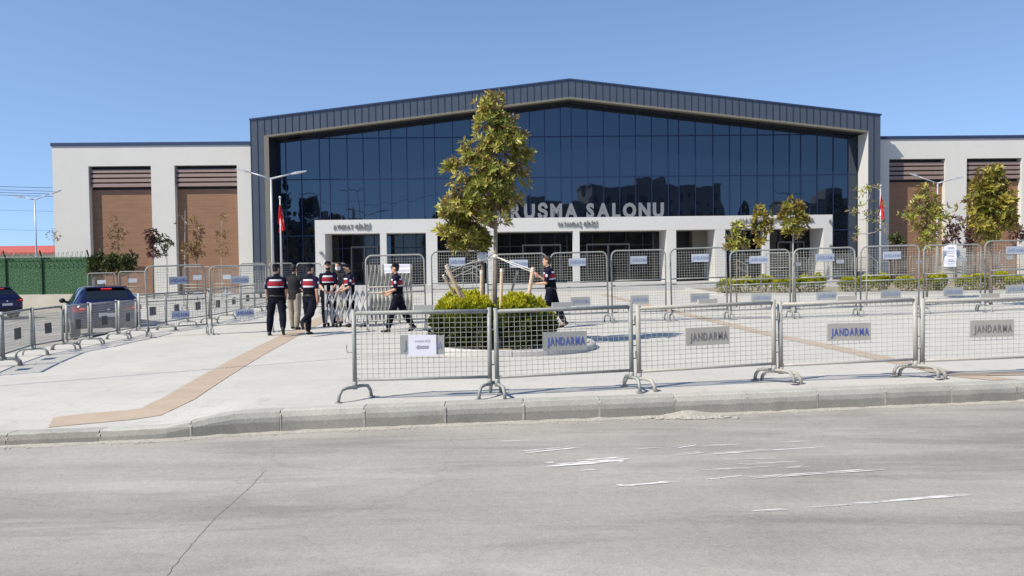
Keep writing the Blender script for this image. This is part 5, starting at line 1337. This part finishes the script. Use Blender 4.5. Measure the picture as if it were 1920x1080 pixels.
for i, (v0, v1, dy) in enumerate([(351, 350, 0), (357, 357, 0), (362, 362, 0), (367, 366, .5), (395, 395, 8), (433, 427, 12)]):
    y = 75 + dy; a, b2 = Yp(-300, v0, y), Yp(900, v1, y); N = 24; mb = MB(); mb.tube([a.lerp(b2, k / N) - Vector((0, 0, 1.0 * (1 - (2 * k / N - 1) ** 2) - 1.0 * (1 - (2 * .28 - 1) ** 2))) for k in range(N + 1)], .022 if i < 4 else .012, 4)
    tag(mb.build('overhead_wire', M_cable), ['topmost overhead wire in the sky left of the building', 'second overhead wire from the top left of the building', 'third overhead wire from the top left of the building', 'fourth overhead wire, level with the far left lamp', 'faint overhead wire well below the bundle of four', 'lowest overhead wire just above the red roof'][i], 'wire', 'overhead wires at the left')
# cable whose shadow crosses the plaza
A_, B_ = G(-120, 733), G(900, 652); dS = SUN * (9.0 / SUN.z)
mb = MB(); N = 30; e0, e1 = A_ + (A_ - B_) * .6 + dS, B_ + (B_ - A_) * .25 + dS
mb.tube([e0.lerp(e1, k / N) - Vector((0, 0, .5 * (1 - (2 * k / N - 1) ** 2))) for k in range(N + 1)], .020, 5)
tag(mb.build('overhead_cable', M_cable), 'black cable high above the plaza whose thin shadow crosses the paving', 'cable')

# ================================================================== LAMPS AND FLAGS
def lamp(u, vj, y, arms, label, r__=.06, zb=0.0, drop=0):
    j = Yp(u, vj, y); root = empty('street_lamp', (j.x, y, zb), 0, label, 'street lamp', 'double armed street lamps'); O = root.location
    mb = MB(); jl_ = j - O; mb.tube([(0, 0, 0), (0, 0, jl_.z * .5), jl_], [r__ * 1.25, r__, r__ * .7], 10); mb.tube([(0, 0, 0), (0, 0, .04)], r__ * 3, 12); mb.build('pole', M_pole, root, smooth=True)
    for (ua, va, frac) in arms:
        e = Yp(ua, va, y) - O; mb = MB(); m_ = jl_.lerp(e, frac); mb.tube([jl_ - Vector((0, 0, .05)), m_], [r__ * .7, r__ * .45], 8); a_ = mb.build('arm', M_pole, root, smooth=True)
        hd = MB(); d = (e - m_).normalized(); n2 = Vector((0, 1, 0)); w_ = r__ * 1.7
        up = Vector((0, 0, 1)); th = .05
        q0, q1, q2 = m_ - d * .05, m_.lerp(e, .3), e
        vs = []
        for q, ww, tt in ((q0, w_ * .5, th * .6), (q1, w_, th), (q2, w_ * .8, th * .4)):
            for sy, sz in ((-1, -1), (1, -1), (1, 1), (-1, 1)): vs.append(q + n2 * ww * sy + up * tt * sz)
        fs = [(0, 3, 2, 1), (8, 9, 10, 11)] + [(k * 4 + i, k * 4 + (i + 1) % 4, (k + 1) * 4 + (i + 1) % 4, (k + 1) * 4 + i) for k in range(2) for i in range(4)]
        hd.add(vs, fs); hd.build('lamp_head', M_pole, root)
    return root
lamp(508, 333, 36, [(443, 317, .62), (575, 320.5, .60)], 'double armed street lamp in front of the left corner of the glass front', .062)
lamp(65, 373, 47, [(24, 367.5, .5), (114, 357, .6)], 'double armed street lamp against the sky left of the building', .05, zb=-.6)
lamp(1758, 342, 42, [(1706, 326, .72), (1806, 332, .6)], 'double armed street lamp in front of the right wing', .05)
def flag(u, v0, f0, f1, y, r__, label, wpx, cat='flag'):
    t_ = Yp(u, v0, y); root = empty('flagpole', (t_.x, y, 0), 0, label, 'flagpole', 'flagpoles with red flags'); mb = MB(); mb.tube([(0, 0, 0), (0, 0, t_.z * .5), (0, 0, t_.z)], [r__ * 1.3, r__, r__ * .7], 10)
    mb.build('pole', M_pole, root, smooth=True); mb = MB(); ell(mb, (0, 0, t_.z + .05), .07, .07, .07); mb.build('finial', M_pole, root, smooth=True)
    za, zb = Yp(u, f0, y).z, Yp(u, f1, y).z; h = za - zb; w_ = wpx * y / FPX
    NU, NV = 46, 34; vs = []; mi = []
    for j in range(NV + 1):
        for i in range(NU + 1):
            s_, t2 = i / NU, j / NV         # s along the fly, t2 down the hoist
            # limp cloth: the fly end hangs down, folded against the pole
            x = w_ * (.16 + .40 * t2 ** .8) * math.sin(s_ * 3.6 - .25)
            yy_ = -.10 * math.sin(s_ * 16 + t2 * 3) * (.3 + .7 * s_) - .05
            z = -h * (t2 * .66 + s_ * .34) + .05 * math.sin(s_ * 9)
            vs.append((x - w_ * .10 * t2, yy_, za + z))
    m2 = MB()
    for j in range(NV):
        for i in range(NU):
            cx_, cy_ = (i + .5) / NU * 1.5, (j + .5) / NV
            cres = (cx_ - .5) ** 2 + (cy_ - .5) ** 2 < .25 ** 2 and (cx_ - .5625) ** 2 + (cy_ - .5) ** 2 > .2 ** 2
            dx, dy = cx_ - .77, cy_ - .5; rr = math.hypot(dx, dy); an = math.atan2(dy, -dx)
            star = rr < .125 * (.5 + .5 * (math.cos(5 * an) * .5 + .5) ** 1.2)
            a = j * (NU + 1) + i; m2.f.append((a, a + NU + 1, a + NU + 2, a + 1)); m2.m.append(1 if (cres or star) else 0)
    m2.v = vs; m2.build('flag', [M_red, M_white], root, smooth=True)
    return root
flag(525, 372, 384, 438, 41, .05, 'flagpole with a limp red flag at the left of the glass front', 19)
flag(1651, 350, 366, 416, 42, .05, 'flagpole with a limp red flag at the right end of the frame', 15)

# ================================================================== BEHIND THE CAMERA (seen mirrored in the glass)
rb = random.Random(9)
M_apt = mat('apartment_wall', (.30, .27, .25), .9, 0, .08, .2)
def block(x, y, w, d, h, label, name='apartment_block'):
    root = empty(name, (x, y, -.7), 0, label, 'building', 'apartment blocks across the street behind the viewer')
    mb = MB(); mb.box(-w / 2, w / 2, -d, 0, 0, h); wl_ = mb.build('wall', M_apt, root)
    mb = MB(); mb.box(-w / 2 - .3, w / 2 + .3, -d - .3, .3, h, h + .3); mb.box(-w * .1, w * .1, -d * .6, -d * .3, h + .3, h + 2.2); mb.build('roof', M_apt, root)
    wm = MB(); n_ = int(w // 3)
    for f in range(int(h // 3)):
        for k in range(n_): xx = -w / 2 + (k + .5) * w / n_; wm.box(xx - .6, xx + .6, .01, .05, f * 3 + 1, f * 3 + 2.5)
    wm.build('window', M_black, root)['kind'] = 'stuff'
for x, w, h in [(-78, 16, 17), (-52, 9, 15.5), (-30, 14, 10), (10, 18, 12.5), (32, 26, 16), (66, 20, 13), (95, 22, 16), (-110, 20, 14)]:
    block(x, -46 + rb.uniform(-4, 4), w, 10, h, '%s apartment block from the left behind the viewer, mirrored in the glass' % {-110: 'first', -78: 'second', -52: 'third', -30: 'fourth', 10: 'fifth', 32: 'sixth', 66: 'seventh', 95: 'eighth'}[x])
def cypress(x, y, h, r__, label, seed):
    r_ = random.Random(seed); root = empty('cypress_tree', (x, y, -.7), 0, label, 'tree', 'trees across the street behind the viewer'); mb = MB(); mb.tube([(0, 0, 0), (0, 0, h * .8)], [.2, .05], 7); mb.build('trunk', M_bark, root); mb = MB()
    for q in range(420):
        z = r_.random(); a = r_.uniform(0, 6.28); rr = r__ * math.sin(math.pi * min(1, .12 + .88 * z)) ** .6 * r_.uniform(.5, 1.15); p = Vector((rr * math.cos(a), rr * math.sin(a), h * (.12 + .88 * z)))
        leaf(mb, p, Vector((math.cos(a) * .5, math.sin(a) * .5, 1)), rdir(r_), .9, .6, r_.random())
    mb.build('crown', L_dark, root)
for i, (x, y, h, r__) in enumerate([(-62, -34, 8.5, 1.2), (-57, -34, 11, 1.5), (-51, -35, 12.5, 1.5), (-46, -33, 10, 1.4), (-41, -34, 8, 1.6), (-8, -33, 8, 1.6), (-3, -33, 8.5, 2.0), (1, -34, 7.5, 1.6), (6, -33, 8, 1.5), (24, -34, 9, 1.6), (44, -34, 9.5, 1.4), (52, -33, 8, 1.8), (60, -34, 10, 1.4)]):
    cypress(x + (17 if x < -35 else 0), y, h * 1.25, r__ * 1.2, '%s tree from the left of the row behind the viewer, mirrored in the glass' % ord_[i], 100 + i)
def backlamp(x, y, h, label):
    root = empty('street_lamp', (x, y, -.2), 0, label, 'street lamp', 'street lamps behind the viewer'); mb = MB(); mb.tube([(0, 0, 0), (0, 0, h)], [.12, .08], 8); mb.build('pole', M_galv, root)
    for s_ in (-1, 1): mb = MB(); mb.tube([(0, 0, h), (s_ * 1.7, 0, h + .6)], [.07, .05], 6); mb.build('arm', M_galv, root)
for i, (x, y, h) in enumerate([(-31.5, -24, 12), (-26.5, -24, 12), (-20, -24, 12.5), (48, -24, 12)]): backlamp(x, y, h, '%s street lamp from the left behind the viewer, mirrored in the glass' % ord_[i])
